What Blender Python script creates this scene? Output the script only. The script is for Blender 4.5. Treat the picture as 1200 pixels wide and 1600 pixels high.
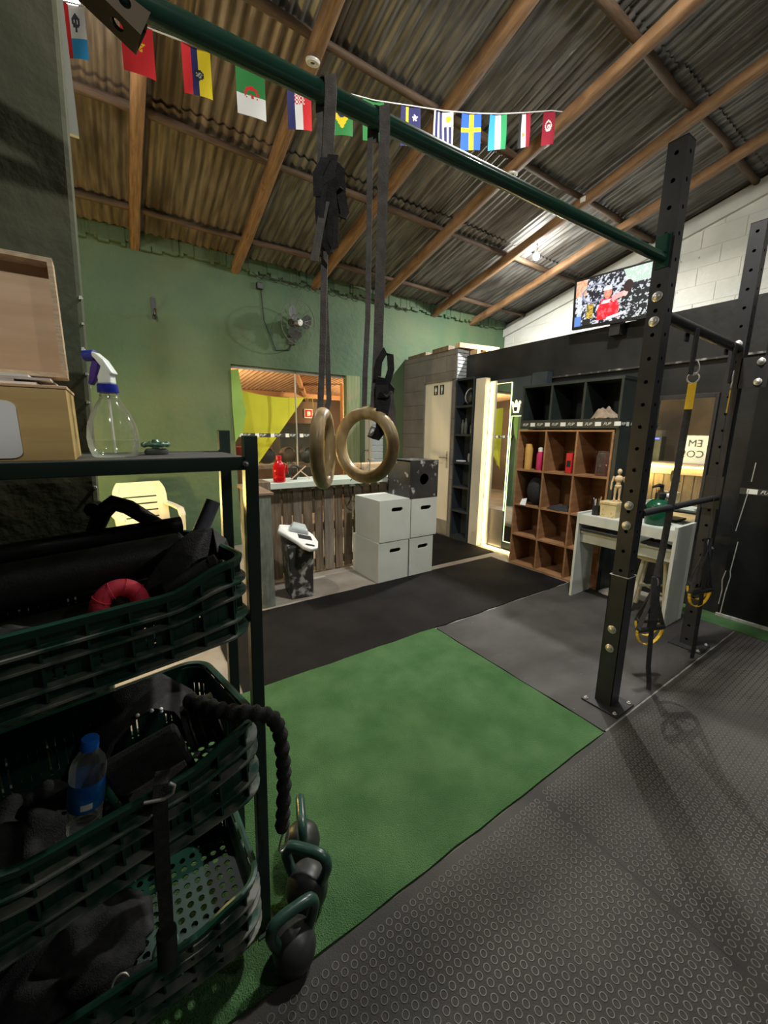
import bpy, bmesh, math, random
from mathutils import Vector, Matrix
random.seed(7)
for o in list(bpy.data.objects): bpy.data.objects.remove(o)
SC = bpy.context.scene
COL = SC.collection
PI = math.pi

# ---------------------------------------------------------------- camera
cd = bpy.data.cameras.new('camera'); cam = bpy.data.objects.new('camera', cd); COL.objects.link(cam)
cd.sensor_fit = 'VERTICAL'; cd.sensor_height = 24.0; cd.lens = 617.187/1600*24.0
cd.clip_start = 0.02; cd.clip_end = 60
_r = ((0.82986772, -0.55785932, 0.01060855), (-0.10035707, -0.16793955, -0.98067567), (0.54886065, 0.81276644, -0.19535274))
cam.matrix_world = Matrix(((_r[0][0], -_r[1][0], -_r[2][0], 0), (_r[0][1], -_r[1][1], -_r[2][1], 0), (_r[0][2], -_r[1][2], -_r[2][2], 1.4), (0, 0, 0, 1)))
SC.camera = cam
SC.view_settings.view_transform = 'Standard'; SC.view_settings.look = 'None'
SC.view_settings.gamma = 1.0; SC.view_settings.use_curve_mapping = False
SC.view_settings.exposure = 0.15
w = bpy.data.worlds.new('night'); SC.world = w; w.use_nodes = True
w.node_tree.nodes['Background'].inputs[0].default_value = (0.5, 0.6, 0.55, 1)
w.node_tree.nodes['Background'].inputs[1].default_value = 0.006

def point_light(name, loc, power, col, r=0.05):
    l = bpy.data.lights.new(name, 'POINT'); l.energy = power; l.color = col; l.shadow_soft_size = r
    o = bpy.data.objects.new(name, l); COL.objects.link(o); o.location = loc
    return o
COOL = (1.0, 0.97, 0.90); WARM = (1.0, 0.60, 0.22)
# lamps hanging from the roof behind the photographer
def down_light(name, loc, power, col, size=0.2):
    l = bpy.data.lights.new(name, 'AREA'); l.shape = 'DISK'; l.size = size; l.energy = power; l.color = col
    o = bpy.data.objects.new(name, l); COL.objects.link(o); o.location = loc
    return o
down_light('roof_lamp_light', (2.2, 1.15, 4.0), 95, COOL)
point_light('roof_lamp_light', (2.2, 1.15, 3.95), 45, COOL, 0.10)
down_light('roof_lamp_light', (3.4, -2.2, 4.2), 40, COOL)
point_light('roof_lamp_light', (-0.45, -1.7, 3.55), 125, COOL, 0.06)

# ---------------------------------------------------------------- mesh helper
def V(*a): return Vector(a)
class MB:
    def __init__(s): s.v = []; s.f = []; s.m = Matrix()
    def at(s, m): s.m = m; return s
    def add(s, vs, fs):
        n = len(s.v); s.v += [s.m @ Vector(p) for p in vs]; s.f += [tuple(n+i for i in f) for f in fs]; return s
    def box(s, x0, x1, y0, y1, z0, z1):
        if x0 > x1: x0, x1 = x1, x0
        if y0 > y1: y0, y1 = y1, y0
        if z0 > z1: z0, z1 = z1, z0
        return s.add([(x0,y0,z0),(x1,y0,z0),(x1,y1,z0),(x0,y1,z0),(x0,y0,z1),(x1,y0,z1),(x1,y1,z1),(x0,y1,z1)],
                     [(3,2,1,0),(4,5,6,7),(0,1,5,4),(1,2,6,5),(2,3,7,6),(3,0,4,7)])
    def hexa(s, lo, hi):            # two 4-point loops (bottom ccw, top ccw)
        return s.add(list(lo)+list(hi), [(3,2,1,0),(4,5,6,7),(0,1,5,4),(1,2,6,5),(2,3,7,6),(3,0,4,7)])
    def prism(s, poly, axis, a, b):  # 2D polygon extruded along an axis
        def mk(p, t): return {'x': (t,p[0],p[1]), 'y': (p[0],t,p[1]), 'z': (p[0],p[1],t)}[axis]
        n = len(poly); vs = [mk(p,a) for p in poly]+[mk(p,b) for p in poly]
        fs = [tuple(range(n))[::-1], tuple(range(n,2*n))]+[(i,(i+1)%n,n+(i+1)%n,n+i) for i in range(n)]
        return s.add(vs, fs)
    def tube(s, pts, r, n=8, closed=False, cap=True, up=None, sec=None):
        # round tube, or any section [(a,b)...] swept along points; r number or list
        pts = [Vector(p) for p in pts]; k = len(pts); ring = []
        prev = None
        for i, p in enumerate(pts):
            a = pts[i-1] if (i > 0 or closed) else p; b = pts[(i+1) % k] if (i < k-1 or closed) else p
            t = (b-a).normalized()
            if up is not None: u = (Vector(up)-t*t.dot(Vector(up)))
            elif prev is None: u = t.orthogonal()
            else: u = prev-t*t.dot(prev)
            if u.length < 1e-6: u = t.orthogonal()
            u.normalize(); prev = u; w_ = t.cross(u)
            rr = r[i] if isinstance(r, (list, tuple)) else r
            if sec: ring.append([p+u*(q[0]*rr)+w_*(q[1]*rr) for q in sec])
            else: ring.append([p+u*(math.cos(2*PI*j/n)*rr)+w_*(math.sin(2*PI*j/n)*rr) for j in range(n)])
        n = len(ring[0]); vs = [q for R_ in ring for q in R_]; fs = []
        for i in range(k if closed else k-1):
            i2 = (i+1) % k
            for j in range(n): fs.append((i*n+j, i*n+(j+1) % n, i2*n+(j+1) % n, i2*n+j))
        if cap and not closed:
            fs.append(tuple(range(n))[::-1]); fs.append(tuple((k-1)*n+j for j in range(n)))
        return s.add(vs, fs)
    def cyl(s, p, q, r, n=16, r2=None):
        return s.tube([p, q], [r, r if r2 is None else r2], n)
    def strap(s, pts, wid, side, th=0.002):      # flat webbing, wide along "side"
        return s.tube(pts, 1.0, up=side, sec=[(-wid/2,-th/2),(wid/2,-th/2),(wid/2,th/2),(-wid/2,th/2)])
    def lathe(s, prof, c=(0,0,0), n=20, cap=True):
        vs = []; fs = []
        for (r, z) in prof:
            for j in range(n): vs.append((c[0]+r*math.cos(2*PI*j/n), c[1]+r*math.sin(2*PI*j/n), c[2]+z))
        for i in range(len(prof)-1):
            for j in range(n): fs.append((i*n+j, i*n+(j+1) % n, (i+1)*n+(j+1) % n, (i+1)*n+j))
        if cap: fs.append(tuple(range(n))[::-1]); fs.append(tuple((len(prof)-1)*n+j for j in range(n)))
        return s.add(vs, fs)
    def torus(s, c, R_, r, ax=(0,0,1), n=32, m=10, sx=1.0):
        a = Vector(ax).normalized(); u = a.orthogonal().normalized(); w_ = a.cross(u)
        pts = [Vector(c)+u*(R_*math.cos(2*PI*i/n)*sx)+w_*(R_*math.sin(2*PI*i/n)) for i in range(n)]
        return s.tube(pts, r, m, closed=True)
    def ball(s, c, r, n=12, m=8, sc=(1,1,1)):
        prof = [(max(r*math.sin(PI*i/m), 1e-4), -r*math.cos(PI*i/m)) for i in range(m+1)]
        k = len(s.v); s.lathe(prof, (0,0,0), n, cap=False)
        for i in range(k, len(s.v)): pass
        mm = s.m; inv = mm.inverted()
        for i in range(k, len(s.v)):
            p = inv @ s.v[i]; s.v[i] = mm @ Vector((p.x*sc[0]+c[0], p.y*sc[1]+c[1], p.z*sc[2]+c[2]))
        return s
    def holed(s, o, u, v, wd, ht, a, r, seg=16, th=0.0):
        # rectangle centred on o, spanned by u and v, with a slot (half length a, radius r); th = depth of the hole's rim
        o = Vector(o); u = Vector(u).normalized(); v = Vector(v).normalized(); nn = u.cross(v)
        A = []; B = []
        for i in range(seg):
            t = 2*PI*(i+0.5)/seg; c, d = math.cos(t), math.sin(t)
            ix = (a if c > 0 else -a)+r*c; iy = r*d
            # blend outer: ray to rectangle
            sc_ = min(wd/2/abs(ix) if abs(ix) > 1e-9 else 1e9, ht/2/abs(iy) if abs(iy) > 1e-9 else 1e9)
            A.append((ix*sc_, iy*sc_)); B.append((ix, iy))
        # corner points inserted by snapping the nearest samples
        for cx, cy in ((1,1),(-1,1),(-1,-1),(1,-1)):
            j = min(range(seg), key=lambda q: (A[q][0]-cx*wd/2)**2+(A[q][1]-cy*ht/2)**2); A[j] = (cx*wd/2, cy*ht/2)
        vs = [o+u*p[0]+v*p[1] for p in A]+[o+u*p[0]+v*p[1] for p in B]
        fs = [(i, (i+1) % seg, seg+(i+1) % seg, seg+i) for i in range(seg)]
        if th:
            vs += [o+u*p[0]+v*p[1]-nn*th for p in B]
            fs += [(seg+i, seg+(i+1) % seg, 2*seg+(i+1) % seg, 2*seg+i) for i in range(seg)]
        return s.add(vs, fs)
    def mesh(s, name, smooth=False, off=V(0,0,0)):
        me = bpy.data.meshes.new(name); me.from_pydata([tuple(p-off) for p in s.v], [], s.f); me.validate(); me.update()
        if smooth:
            me.polygons.foreach_set('use_smooth', [True]*len(me.polygons))
            me.set_sharp_from_angle(angle=math.radians(smooth if smooth > 1 else 40))
        return me
    def o(s, name, mat, parent=None, W=False, smooth=False, bevel=0, label=None, cat=None, group=None, kind=None, off=None):
        loc = V(0,0,0)
        if parent is None:
            xs = [p.x for p in s.v]; ys = [p.y for p in s.v]; zs = [p.z for p in s.v]
            loc = V((min(xs)+max(xs))/2, (min(ys)+max(ys))/2, min(zs)); sub = loc
        elif W:
            r = parent
            while r.parent: r = r.parent
            sub = r.location.copy()
        else: sub = V(0,0,0)
        me = s.mesh(name, smooth, sub)
        if mat: me.materials.append(mat)
        ob = bpy.data.objects.new(name, me); COL.objects.link(ob); ob.location = loc if parent is None else (0,0,0)
        if parent: ob.parent = parent
        if bevel:
            b = ob.modifiers.new('bevel', 'BEVEL'); b.width = bevel; b.segments = 2; b.limit_method = 'ANGLE'; b.angle_limit = math.radians(40)
        tag(ob, label, cat, group, kind)
        return ob
def tag(o, label=None, cat=None, group=None, kind=None):
    if label: o['label'] = label
    if cat: o['category'] = cat
    if group: o['group'] = group
    if kind: o['kind'] = kind
    return o
def T(name, label=None, cat=None, loc=(0,0,0), rot=(0,0,0), group=None, kind=None):
    o = bpy.data.objects.new(name, None); COL.objects.link(o); o.location = loc; o.rotation_euler = rot; o.empty_display_size = 0.05
    return tag(o, label, cat, group, kind)
def dup(root, loc, rot=None, label=None, group=None):
    r = root.copy(); COL.objects.link(r); r.location = loc
    if rot is not None: r.rotation_euler = rot
    if label: r['label'] = label
    if group: r['group'] = group
    for ch in list(root.children):
        c = ch.copy(); COL.objects.link(c); c.parent = r
        for g in list(ch.children):
            d = g.copy(); COL.objects.link(d); d.parent = c
    return r

# ---------------------------------------------------------------- materials
def M(name, c1, c2=None, rough=0.6, metal=0.0, scale=6.0, stretch=(1,1,1), lo=0.35, hi=0.65, bump=0.0, bscale=40.0, detail=6, spec=0.5, emit=None, es=0.0, trans=0.0, ior=1.45, alpha=1.0, coat=0.0):
    m = bpy.data.materials.new(name); m.use_nodes = True; nt = m.node_tree; N = nt.nodes; L = nt.links
    b = N['Principled BSDF']; b.inputs['Roughness'].default_value = rough; b.inputs['Metallic'].default_value = metal
    b.inputs['Specular IOR Level'].default_value = spec; b.inputs['IOR'].default_value = ior
    b.inputs['Base Color'].default_value = (*c1, 1); b.inputs['Transmission Weight'].default_value = trans; b.inputs['Alpha'].default_value = alpha
    b.inputs['Coat Weight'].default_value = coat
    if emit: b.inputs['Emission Color'].default_value = (*emit, 1); b.inputs['Emission Strength'].default_value = es
    g = N.new('ShaderNodeNewGeometry'); mp = N.new('ShaderNodeMapping'); mp.inputs['Scale'].default_value = stretch
    L.new(g.outputs['Position'], mp.inputs['Vector'])
    if c2 is not None:
        no = N.new('ShaderNodeTexNoise'); no.inputs['Scale'].default_value = scale; no.inputs['Detail'].default_value = detail
        L.new(mp.outputs[0], no.inputs['Vector'])
        cr = N.new('ShaderNodeValToRGB'); cr.color_ramp.elements[0].position = lo; cr.color_ramp.elements[1].position = hi
        cr.color_ramp.elements[0].color = (*c1, 1); cr.color_ramp.elements[1].color = (*c2, 1)
        L.new(no.outputs['Fac'], cr.inputs['Fac']); L.new(cr.outputs['Color'], b.inputs['Base Color'])
    if bump:
        n2 = N.new('ShaderNodeTexNoise'); n2.inputs['Scale'].default_value = bscale; n2.inputs['Detail'].default_value = 5
        L.new(mp.outputs[0], n2.inputs['Vector'])
        bp = N.new('ShaderNodeBump'); bp.inputs['Strength'].default_value = bump; bp.inputs['Distance'].default_value = 0.02
        L.new(n2.outputs['Fac'], bp.inputs['Height']); L.new(bp.outputs[0], b.inputs['Normal'])
    return m
def layer(m, col, scale, lo, hi, stretch=(1,1,1), fac=1.0, detail=6, seed=0.0):
    # second blotch layer over a material's colour (scuffs, stains with a shape of their own)
    nt = m.node_tree; N = nt.nodes; L = nt.links; b = N['Principled BSDF']
    src = b.inputs['Base Color'].links[0].from_socket if b.inputs['Base Color'].links else None
    g = N.new('ShaderNodeNewGeometry'); mp = N.new('ShaderNodeMapping'); mp.inputs['Scale'].default_value = stretch; mp.inputs['Location'].default_value = (seed, seed*1.7, seed*0.6)
    no = N.new('ShaderNodeTexNoise'); no.inputs['Scale'].default_value = scale; no.inputs['Detail'].default_value = detail
    cr = N.new('ShaderNodeValToRGB'); cr.color_ramp.elements[0].position = lo; cr.color_ramp.elements[1].position = hi
    cr.color_ramp.elements[1].color = (fac, fac, fac, 1)
    mx = N.new('ShaderNodeMix'); mx.data_type = 'RGBA'
    L.new(g.outputs['Position'], mp.inputs[0]); L.new(mp.outputs[0], no.inputs['Vector']); L.new(no.outputs['Fac'], cr.inputs[0]); L.new(cr.outputs[0], mx.inputs['Factor'])
    if src: L.new(src, mx.inputs['A'])
    else: mx.inputs['A'].default_value = b.inputs['Base Color'].default_value
    mx.inputs['B'].default_value = (*col, 1); L.new(mx.outputs['Result'], b.inputs['Base Color'])
    return m
def attr_mat(name, rough=0.7, emit=0.0):
    m = bpy.data.materials.new(name); m.use_nodes = True; nt = m.node_tree; b = nt.nodes['Principled BSDF']; b.inputs['Roughness'].default_value = rough
    a = nt.nodes.new('ShaderNodeAttribute'); a.attribute_name = 'print'
    if emit:
        nt.links.new(a.outputs['Color'], b.inputs['Emission Color']); b.inputs['Emission Strength'].default_value = emit; b.inputs['Base Color'].default_value = (0.01,0.01,0.01,1)
    else: nt.links.new(a.outputs['Color'], b.inputs['Base Color'])
    return m
def printed(name, org, u, v, nu, nv, fn, mat, parent=None, wave=0.0, **kw):
    # flat print: a grid coloured cell by cell; u,v are edge vectors, v pointing down; fn(s,t) -> colour
    org = Vector(org); u = Vector(u); v = Vector(v); nn = u.cross(v).normalized(); mb = MB()
    vs = [org+u*(i/nu)+v*(j/nv)+nn*(wave*math.sin(3.3*i/nu+2.2*j/nv)) for j in range(nv+1) for i in range(nu+1)]
    fs = [(j*(nu+1)+i, j*(nu+1)+i+1, (j+1)*(nu+1)+i+1, (j+1)*(nu+1)+i) for j in range(nv) for i in range(nu)]
    mb.add(vs, fs); ob = mb.o(name, mat, parent, **kw); me = ob.data
    at = me.color_attributes.new('print', 'FLOAT_COLOR', 'CORNER'); k = 0; buf = []
    for j in range(nv):
        for i in range(nu):
            c = fn((i+0.5)/nu, (j+0.5)/nv); buf += [*c, 1.0]*4
    at.data.foreach_set('color', buf)
    return ob
def text(name, body, size, mtx, mat, parent=None, ext=0.0015, shear=0.0, align='CENTER', **kw):
    cu = bpy.data.curves.new('t', 'FONT'); cu.body = body; cu.size = size; cu.extrude = ext; cu.align_x = align; cu.align_y = 'CENTER'; cu.shear = shear; cu.resolution_u = 3
    to = bpy.data.objects.new('t', cu); COL.objects.link(to); bpy.context.view_layer.update()
    ev = to.evaluated_get(bpy.context.evaluated_depsgraph_get()); me = ev.to_mesh()
    mb = MB(); mb.v = [mtx @ p.co for p in me.vertices]; mb.f = [tuple(p.vertices) for p in me.polygons]
    bpy.data.objects.remove(to); bpy.data.curves.remove(cu)
    return mb.o(name, mat, parent, **kw)
def face_mtx(org, right, up):   # text plane
    r = Vector(right).normalized(); u = Vector(up).normalized(); n = r.cross(u)
    return Matrix(((r.x,u.x,n.x,org[0]),(r.y,u.y,n.y,org[1]),(r.z,u.z,n.z,org[2]),(0,0,0,1)))

m_conc = layer(M('concrete', (0.20,0.175,0.145), (0.31,0.28,0.24), rough=0.75, scale=3, bump=0.15, bscale=30), (0.15,0.115,0.085), 1.6, 0.5, 0.75, fac=0.8, seed=3)
m_rub = layer(M('studded_rubber', (0.035,0.034,0.032), (0.060,0.058,0.053), rough=0.75, spec=0.3, scale=2.2, bump=0.25, bscale=220), (0.022,0.020,0.019), 1.1, 0.52, 0.7, fac=0.8, seed=5)
m_stud = M('stud_rubber', (0.085,0.082,0.075), (0.125,0.12,0.11), rough=0.6, scale=3)
m_rub2 = layer(layer(M('smooth_rubber', (0.045,0.044,0.042), (0.072,0.070,0.067), rough=0.75, spec=0.25, scale=2.5, bump=0.12, bscale=160), (0.028,0.026,0.024), 1.4, 0.5, 0.66, stretch=(0.6,1.6,1), fac=0.9, seed=9), (0.30,0.28,0.26), 55, 0.76, 0.80, fac=0.6, seed=3, detail=2)
m_rubb = layer(M('black_rubber', (0.006,0.0055,0.0055), (0.012,0.011,0.0105), rough=0.85, spec=0.15, scale=3, bump=0.2, bscale=120), (0.024,0.016,0.014), 1.0, 0.55, 0.8, fac=0.6, seed=2)
m_turf = layer(M('turf', (0.065,0.155,0.058), (0.105,0.215,0.090), rough=0.95, scale=5, bump=0.9, bscale=260, spec=0.1), (0.045,0.115,0.042), 2.2, 0.5, 0.75, fac=0.55, seed=4)
m_green = layer(layer(M('green_plaster', (0.046,0.092,0.050), (0.068,0.118,0.060), rough=0.7, scale=1.5, bump=0.5, bscale=14), (0.105,0.125,0.055), 0.9, 0.45, 0.8, fac=0.8, seed=11), (0.035,0.095,0.045), 2.5, 0.56, 0.72, stretch=(1,1,0.35), fac=0.5, seed=6)
m_pill = layer(M('olive_plaster', (0.075,0.080,0.045), (0.11,0.112,0.066), rough=0.75, scale=2.2, bump=0.35, bscale=10), (0.035,0.070,0.040), 1.6, 0.52, 0.66, stretch=(1,1,1), fac=0.8, seed=8)
m_blk = layer(M('black_paint', (0.010,0.011,0.011), (0.019,0.020,0.020), rough=0.5, spec=0.35, scale=4, bump=0.12, bscale=18), (0.18,0.18,0.17), 7, 0.74, 0.78, fac=0.8, seed=12)
m_blk2 = M('black_door_paint', (0.006,0.007,0.006), (0.011,0.012,0.011), rough=0.6, spec=0.2, scale=3, bump=0.05)
m_white = layer(M('white_block_paint', (0.52,0.53,0.48), (0.62,0.62,0.57), rough=0.7, scale=3, bump=0.25, bscale=25), (0.12,0.12,0.11), 9, 0.70, 0.75, fac=0.8, seed=1)
m_mort = M('white_mortar', (0.48,0.49,0.45), (0.58,0.58,0.53), rough=0.85, scale=5)
m_grey = M('grey_block_paint', (0.125,0.120,0.118), (0.165,0.160,0.155), rough=0.65, scale=5, bump=0.25, bscale=30)
m_greym = M('grey_mortar', (0.105,0.10,0.098), (0.135,0.13,0.125), rough=0.8, scale=5)
m_tin = layer(layer(M('rusty_tin', (0.075,0.073,0.067), (0.235,0.228,0.210), rough=0.48, metal=0.35, scale=4, stretch=(8,0.7,0.7), bump=0.08, bscale=30), (0.058,0.046,0.036), 2.0, 0.47, 0.68, stretch=(2.2,0.6,0.6), fac=0.85, seed=3), (0.55,0.54,0.50), 6, 0.70, 0.78, stretch=(5,0.8,0.8), fac=0.7, seed=7)
m_tin2 = layer(M('brown_tin', (0.10,0.075,0.052), (0.23,0.18,0.13), rough=0.5, metal=0.25, scale=4, stretch=(8,0.7,0.7)), (0.06,0.04,0.025), 2.0, 0.5, 0.68, stretch=(2,0.6,0.6), fac=0.9, seed=5)
m_raft = layer(M('rafter_wood', (0.16,0.085,0.038), (0.29,0.165,0.078), rough=0.6, scale=5, stretch=(14,1.0,1.0), bump=0.2, bscale=20), (0.09,0.045,0.02), 4, 0.64, 0.72, stretch=(3,1,1), fac=0.9, seed=4)
m_purl = M('purlin_wood', (0.065,0.040,0.024), (0.12,0.075,0.043), rough=0.7, scale=5, stretch=(1,12,6), bump=0.2, bscale=20)
m_wood = layer(M('shelf_ply', (0.27,0.135,0.060), (0.37,0.20,0.095), rough=0.5, scale=4, stretch=(1.5,1.5,7)), (0.20,0.095,0.04), 2, 0.5, 0.7, fac=0.6, seed=2)
m_ply = M('light_ply', (0.56,0.36,0.20), (0.66,0.45,0.27), rough=0.5, scale=4, stretch=(1,1,8))
m_ply2 = M('pine_box_wood', (0.44,0.30,0.11), (0.53,0.37,0.15), rough=0.45, scale=5, stretch=(1,1,10))
m_plye = M('ply_edge', (0.46,0.33,0.20), (0.62,0.48,0.32), rough=0.6, scale=60, stretch=(1,1,4))
m_pal = layer(M('pallet_wood', (0.12,0.085,0.055), (0.22,0.165,0.11), rough=0.8, scale=5, stretch=(9,9,0.8), bump=0.35, bscale=25), (0.05,0.035,0.025), 5, 0.6, 0.75, fac=0.7, seed=4)
m_palg = layer(M('grey_pallet_wood', (0.17,0.14,0.11), (0.27,0.225,0.175), rough=0.8, scale=5, stretch=(9,9,0.8), bump=0.35, bscale=25), (0.08,0.06,0.045), 5, 0.6, 0.75, fac=0.7, seed=7)
m_pal2 = M('raw_lumber', (0.50,0.34,0.20), (0.62,0.45,0.28), rough=0.7, scale=6, stretch=(1,6,6))
m_ctr = M('mint_board', (0.50,0.58,0.50), (0.60,0.66,0.58), rough=0.45, scale=4)
m_wing = layer(M('greygreen_board', (0.13,0.15,0.125), (0.20,0.215,0.18), rough=0.7, scale=8, stretch=(6,6,1), bump=0.2), (0.08,0.09,0.07), 6, 0.55, 0.7, fac=0.6, seed=2)
m_wbox = layer(M('white_box_paint', (0.55,0.58,0.52), (0.62,0.645,0.585), rough=0.5, scale=3, bump=0.05), (0.42,0.47,0.40), 2.0, 0.6, 0.8, fac=0.6, seed=6)
m_dark = M('dark_inside', (0.012,0.012,0.012), rough=0.8)
m_bbox = layer(M('scuffed_black', (0.030,0.028,0.028), (0.050,0.048,0.046), rough=0.4, scale=5, bump=0.3, bscale=12), (0.50,0.50,0.48), 11, 0.60, 0.66, fac=0.85, seed=4)
m_bin = layer(M('peeled_black', (0.025,0.024,0.024), (0.045,0.043,0.042), rough=0.45, scale=5, bump=0.3, bscale=12), (0.42,0.42,0.39), 13, 0.52, 0.60, fac=0.85, seed=9)
m_door = layer(M('cream_door_paint', (0.62,0.60,0.50), (0.68,0.66,0.56), rough=0.45, scale=2, stretch=(4,4,0.6)), (0.50,0.48,0.40), 2, 0.6, 0.8, stretch=(4,4,0.5), fac=0.5, seed=2)
m_navy = M('navy_black_laminate', (0.018,0.024,0.030), (0.026,0.033,0.040), rough=0.45, scale=4)
m_cream = M('cream_trim', (0.55,0.50,0.38), (0.62,0.57,0.44), rough=0.5, scale=3)
m_slab = M('bluegrey_door', (0.030,0.042,0.048), (0.040,0.053,0.060), rough=0.4, scale=4)
m_mir = M('mirror_glass', (0.82,0.86,0.84), rough=0.02, metal=1.0)
m_steel = M('brushed_steel', (0.42,0.40,0.36), (0.50,0.48,0.43), rough=0.35, metal=0.9, scale=6, stretch=(1,1,30))
m_chrome = M('bolt_zinc', (0.50,0.49,0.46), (0.60,0.59,0.56), rough=0.40, metal=0.75, scale=40)
m_rack = layer(M('black_powdercoat', (0.018,0.019,0.021), (0.026,0.027,0.030), rough=0.42, scale=8, bump=0.04, bscale=120), (0.10,0.10,0.10), 14, 0.74, 0.78, fac=0.5, seed=3)
m_gbar = layer(M('green_bar_paint', (0.010,0.048,0.032), (0.015,0.060,0.040), rough=0.22, scale=6, coat=0.4), (0.08,0.12,0.10), 30, 0.72, 0.78, fac=0.5, seed=2)
m_grack = M('dark_green_steel', (0.020,0.040,0.034), (0.028,0.050,0.042), rough=0.4, scale=8)
m_shelf = layer(M('shelf_top_dust', (0.055,0.055,0.055), (0.10,0.095,0.09), rough=0.7, scale=9), (0.16,0.15,0.14), 6, 0.6, 0.75, fac=0.5, seed=2)
m_crate = layer(M('green_crate_plastic', (0.006,0.036,0.024), (0.009,0.050,0.033), rough=0.38, scale=10), (0.10,0.12,0.10), 12, 0.66, 0.8, fac=0.25, seed=3)
m_crated = layer(M('pale_rib_plastic', (0.010,0.045,0.030), (0.016,0.058,0.040), rough=0.5, scale=10), (0.20,0.20,0.175), 16, 0.42, 0.62, fac=0.85, seed=5)  # green with pale grey mottling, for the horizontal ribs
m_blkp = M('black_plastic', (0.012,0.012,0.013), (0.020,0.020,0.021), rough=0.4, scale=10)
m_foam = M('black_foam', (0.014,0.017,0.015), (0.022,0.025,0.022), rough=0.40, scale=40, bump=0.1, bscale=200)
m_fab = M('black_webbing', (0.016,0.016,0.017), (0.030,0.030,0.031), rough=0.85, scale=60, bump=0.3, bscale=300)
m_fabg = M('grey_webbing', (0.10,0.092,0.086), (0.145,0.135,0.128), rough=0.85, scale=50, bump=0.3, bscale=300)
m_yel = M('yellow_webbing', (0.75,0.47,0.02), (0.82,0.54,0.04), rough=0.7, scale=30)
m_red = M('red_fabric', (0.70,0.035,0.07), (0.80,0.06,0.10), rough=0.7, scale=30)
m_ring = layer(M('gym_ring_wood', (0.42,0.29,0.13), (0.60,0.46,0.25), rough=0.34, scale=16, stretch=(3,3,1)), (0.26,0.16,0.08), 9, 0.58, 0.66, fac=0.6, seed=6)
m_iron = M('kettlebell_green_enamel', (0.014,0.045,0.035), (0.022,0.058,0.045), rough=0.30, scale=14, coat=0.3)
m_ironb = M('kettlebell_black_iron', (0.022,0.024,0.024), (0.035,0.037,0.036), rough=0.42, scale=20)
m_tin3 = M('white_metal_paint', (0.62,0.64,0.60), (0.70,0.71,0.67), rough=0.4, scale=4)
m_desk = layer(M('white_desk_paint', (0.50,0.54,0.49), (0.58,0.61,0.56), rough=0.55, scale=4, stretch=(2,2,0.7)), (0.42,0.44,0.38), 4, 0.62, 0.75, fac=0.5, seed=2)
m_stool = M('cream_stool_paint', (0.58,0.55,0.42), (0.66,0.63,0.50), rough=0.5, scale=5)
m_chair = M('cream_chair_plastic', (0.72,0.66,0.50), (0.76,0.70,0.54), rough=0.4, scale=4)
m_wire = M('white_cord', (0.72,0.72,0.70), rough=0.6)
m_bwire = M('black_cord', (0.015,0.015,0.015), rough=0.6)
m_card = M('white_card', (0.72,0.73,0.72), (0.78,0.79,0.78), rough=0.4, scale=10)
m_paper = M('worn_paper', (0.42,0.39,0.37), (0.56,0.53,0.50), rough=0.8, scale=20)
m_glass = M('clear_plastic', (0.95,0.97,0.95), rough=0.03, trans=1.0, ior=1.25)
m_water = M('water', (0.95,0.98,0.96), rough=0.0, trans=1.0, ior=1.33)
m_blue = M('blue_plastic', (0.010,0.020,0.24), (0.014,0.028,0.30), rough=0.3, scale=8)
m_violet = M('violet_plastic', (0.045,0.022,0.20), (0.06,0.03,0.25), rough=0.3, scale=8)
m_trig = M('white_plastic', (0.72,0.80,0.74), (0.76,0.83,0.77), rough=0.35, scale=8)
m_bcap = M('bright_blue_cap', (0.01,0.13,0.60), (0.015,0.16,0.68), rough=0.35, scale=8)
m_blab = M('blue_label', (0.01,0.07,0.32), (0.02,0.16,0.45), rough=0.4, scale=40)
m_redp = M('red_clear_jug', (0.75,0.015,0.02), rough=0.12, trans=0.55, ior=1.3)
m_gold = M('gold_tumbler', (0.55,0.33,0.08), (0.62,0.38,0.11), rough=0.35, scale=8)
m_pink = M('magenta_bottle', (0.45,0.02,0.10), (0.52,0.03,0.13), rough=0.3, scale=8)
m_redc = M('red_tin', (0.50,0.01,0.02), (0.58,0.02,0.03), rough=0.35, scale=8)
m_cloth = M('beige_cloth', (0.20,0.155,0.11), (0.30,0.24,0.175), rough=0.9, scale=14, bump=0.4, bscale=30)
m_gjug = M('green_jug_plastic', (0.003,0.055,0.026), (0.005,0.075,0.036), rough=0.25, scale=6)
m_cbox = layer(M('cream_box_card', (0.62,0.50,0.26), (0.68,0.56,0.31), rough=0.6, scale=6), (0.40,0.24,0.08), 45, 0.62, 0.66, fac=0.8, seed=3)
m_mann = M('mannequin_wood', (0.58,0.43,0.24), (0.64,0.49,0.29), rough=0.45, scale=10)
m_yflag = M('yellow_flag_cloth', (0.55,0.52,0.02), (0.62,0.58,0.03), rough=0.8, scale=3)
m_gflag = M('green_flag_cloth', (0.15,0.28,0.055), (0.20,0.34,0.08), rough=0.8, scale=3)
m_brown = M('brown_wall', (0.085,0.058,0.038), (0.13,0.09,0.06), rough=0.8, scale=2, bump=0.3, bscale=12)
m_otin = M('shed_tin', (0.42,0.27,0.16), (0.55,0.38,0.24), rough=0.55, scale=4, stretch=(7,0.8,0.8))
m_obeam = M('shed_beam', (0.45,0.24,0.11), (0.55,0.32,0.16), rough=0.6, scale=5, stretch=(1,8,8))
m_blueslat = M('pale_blue_slat', (0.50,0.60,0.66), (0.56,0.66,0.71), rough=0.5, scale=4)
m_cer = M('white_ceramic', (0.60,0.60,0.56), (0.68,0.68,0.64), rough=0.3, scale=20)
m_fan = M('fan_metal', (0.040,0.045,0.042), (0.06,0.065,0.06), rough=0.4, scale=10)
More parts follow.
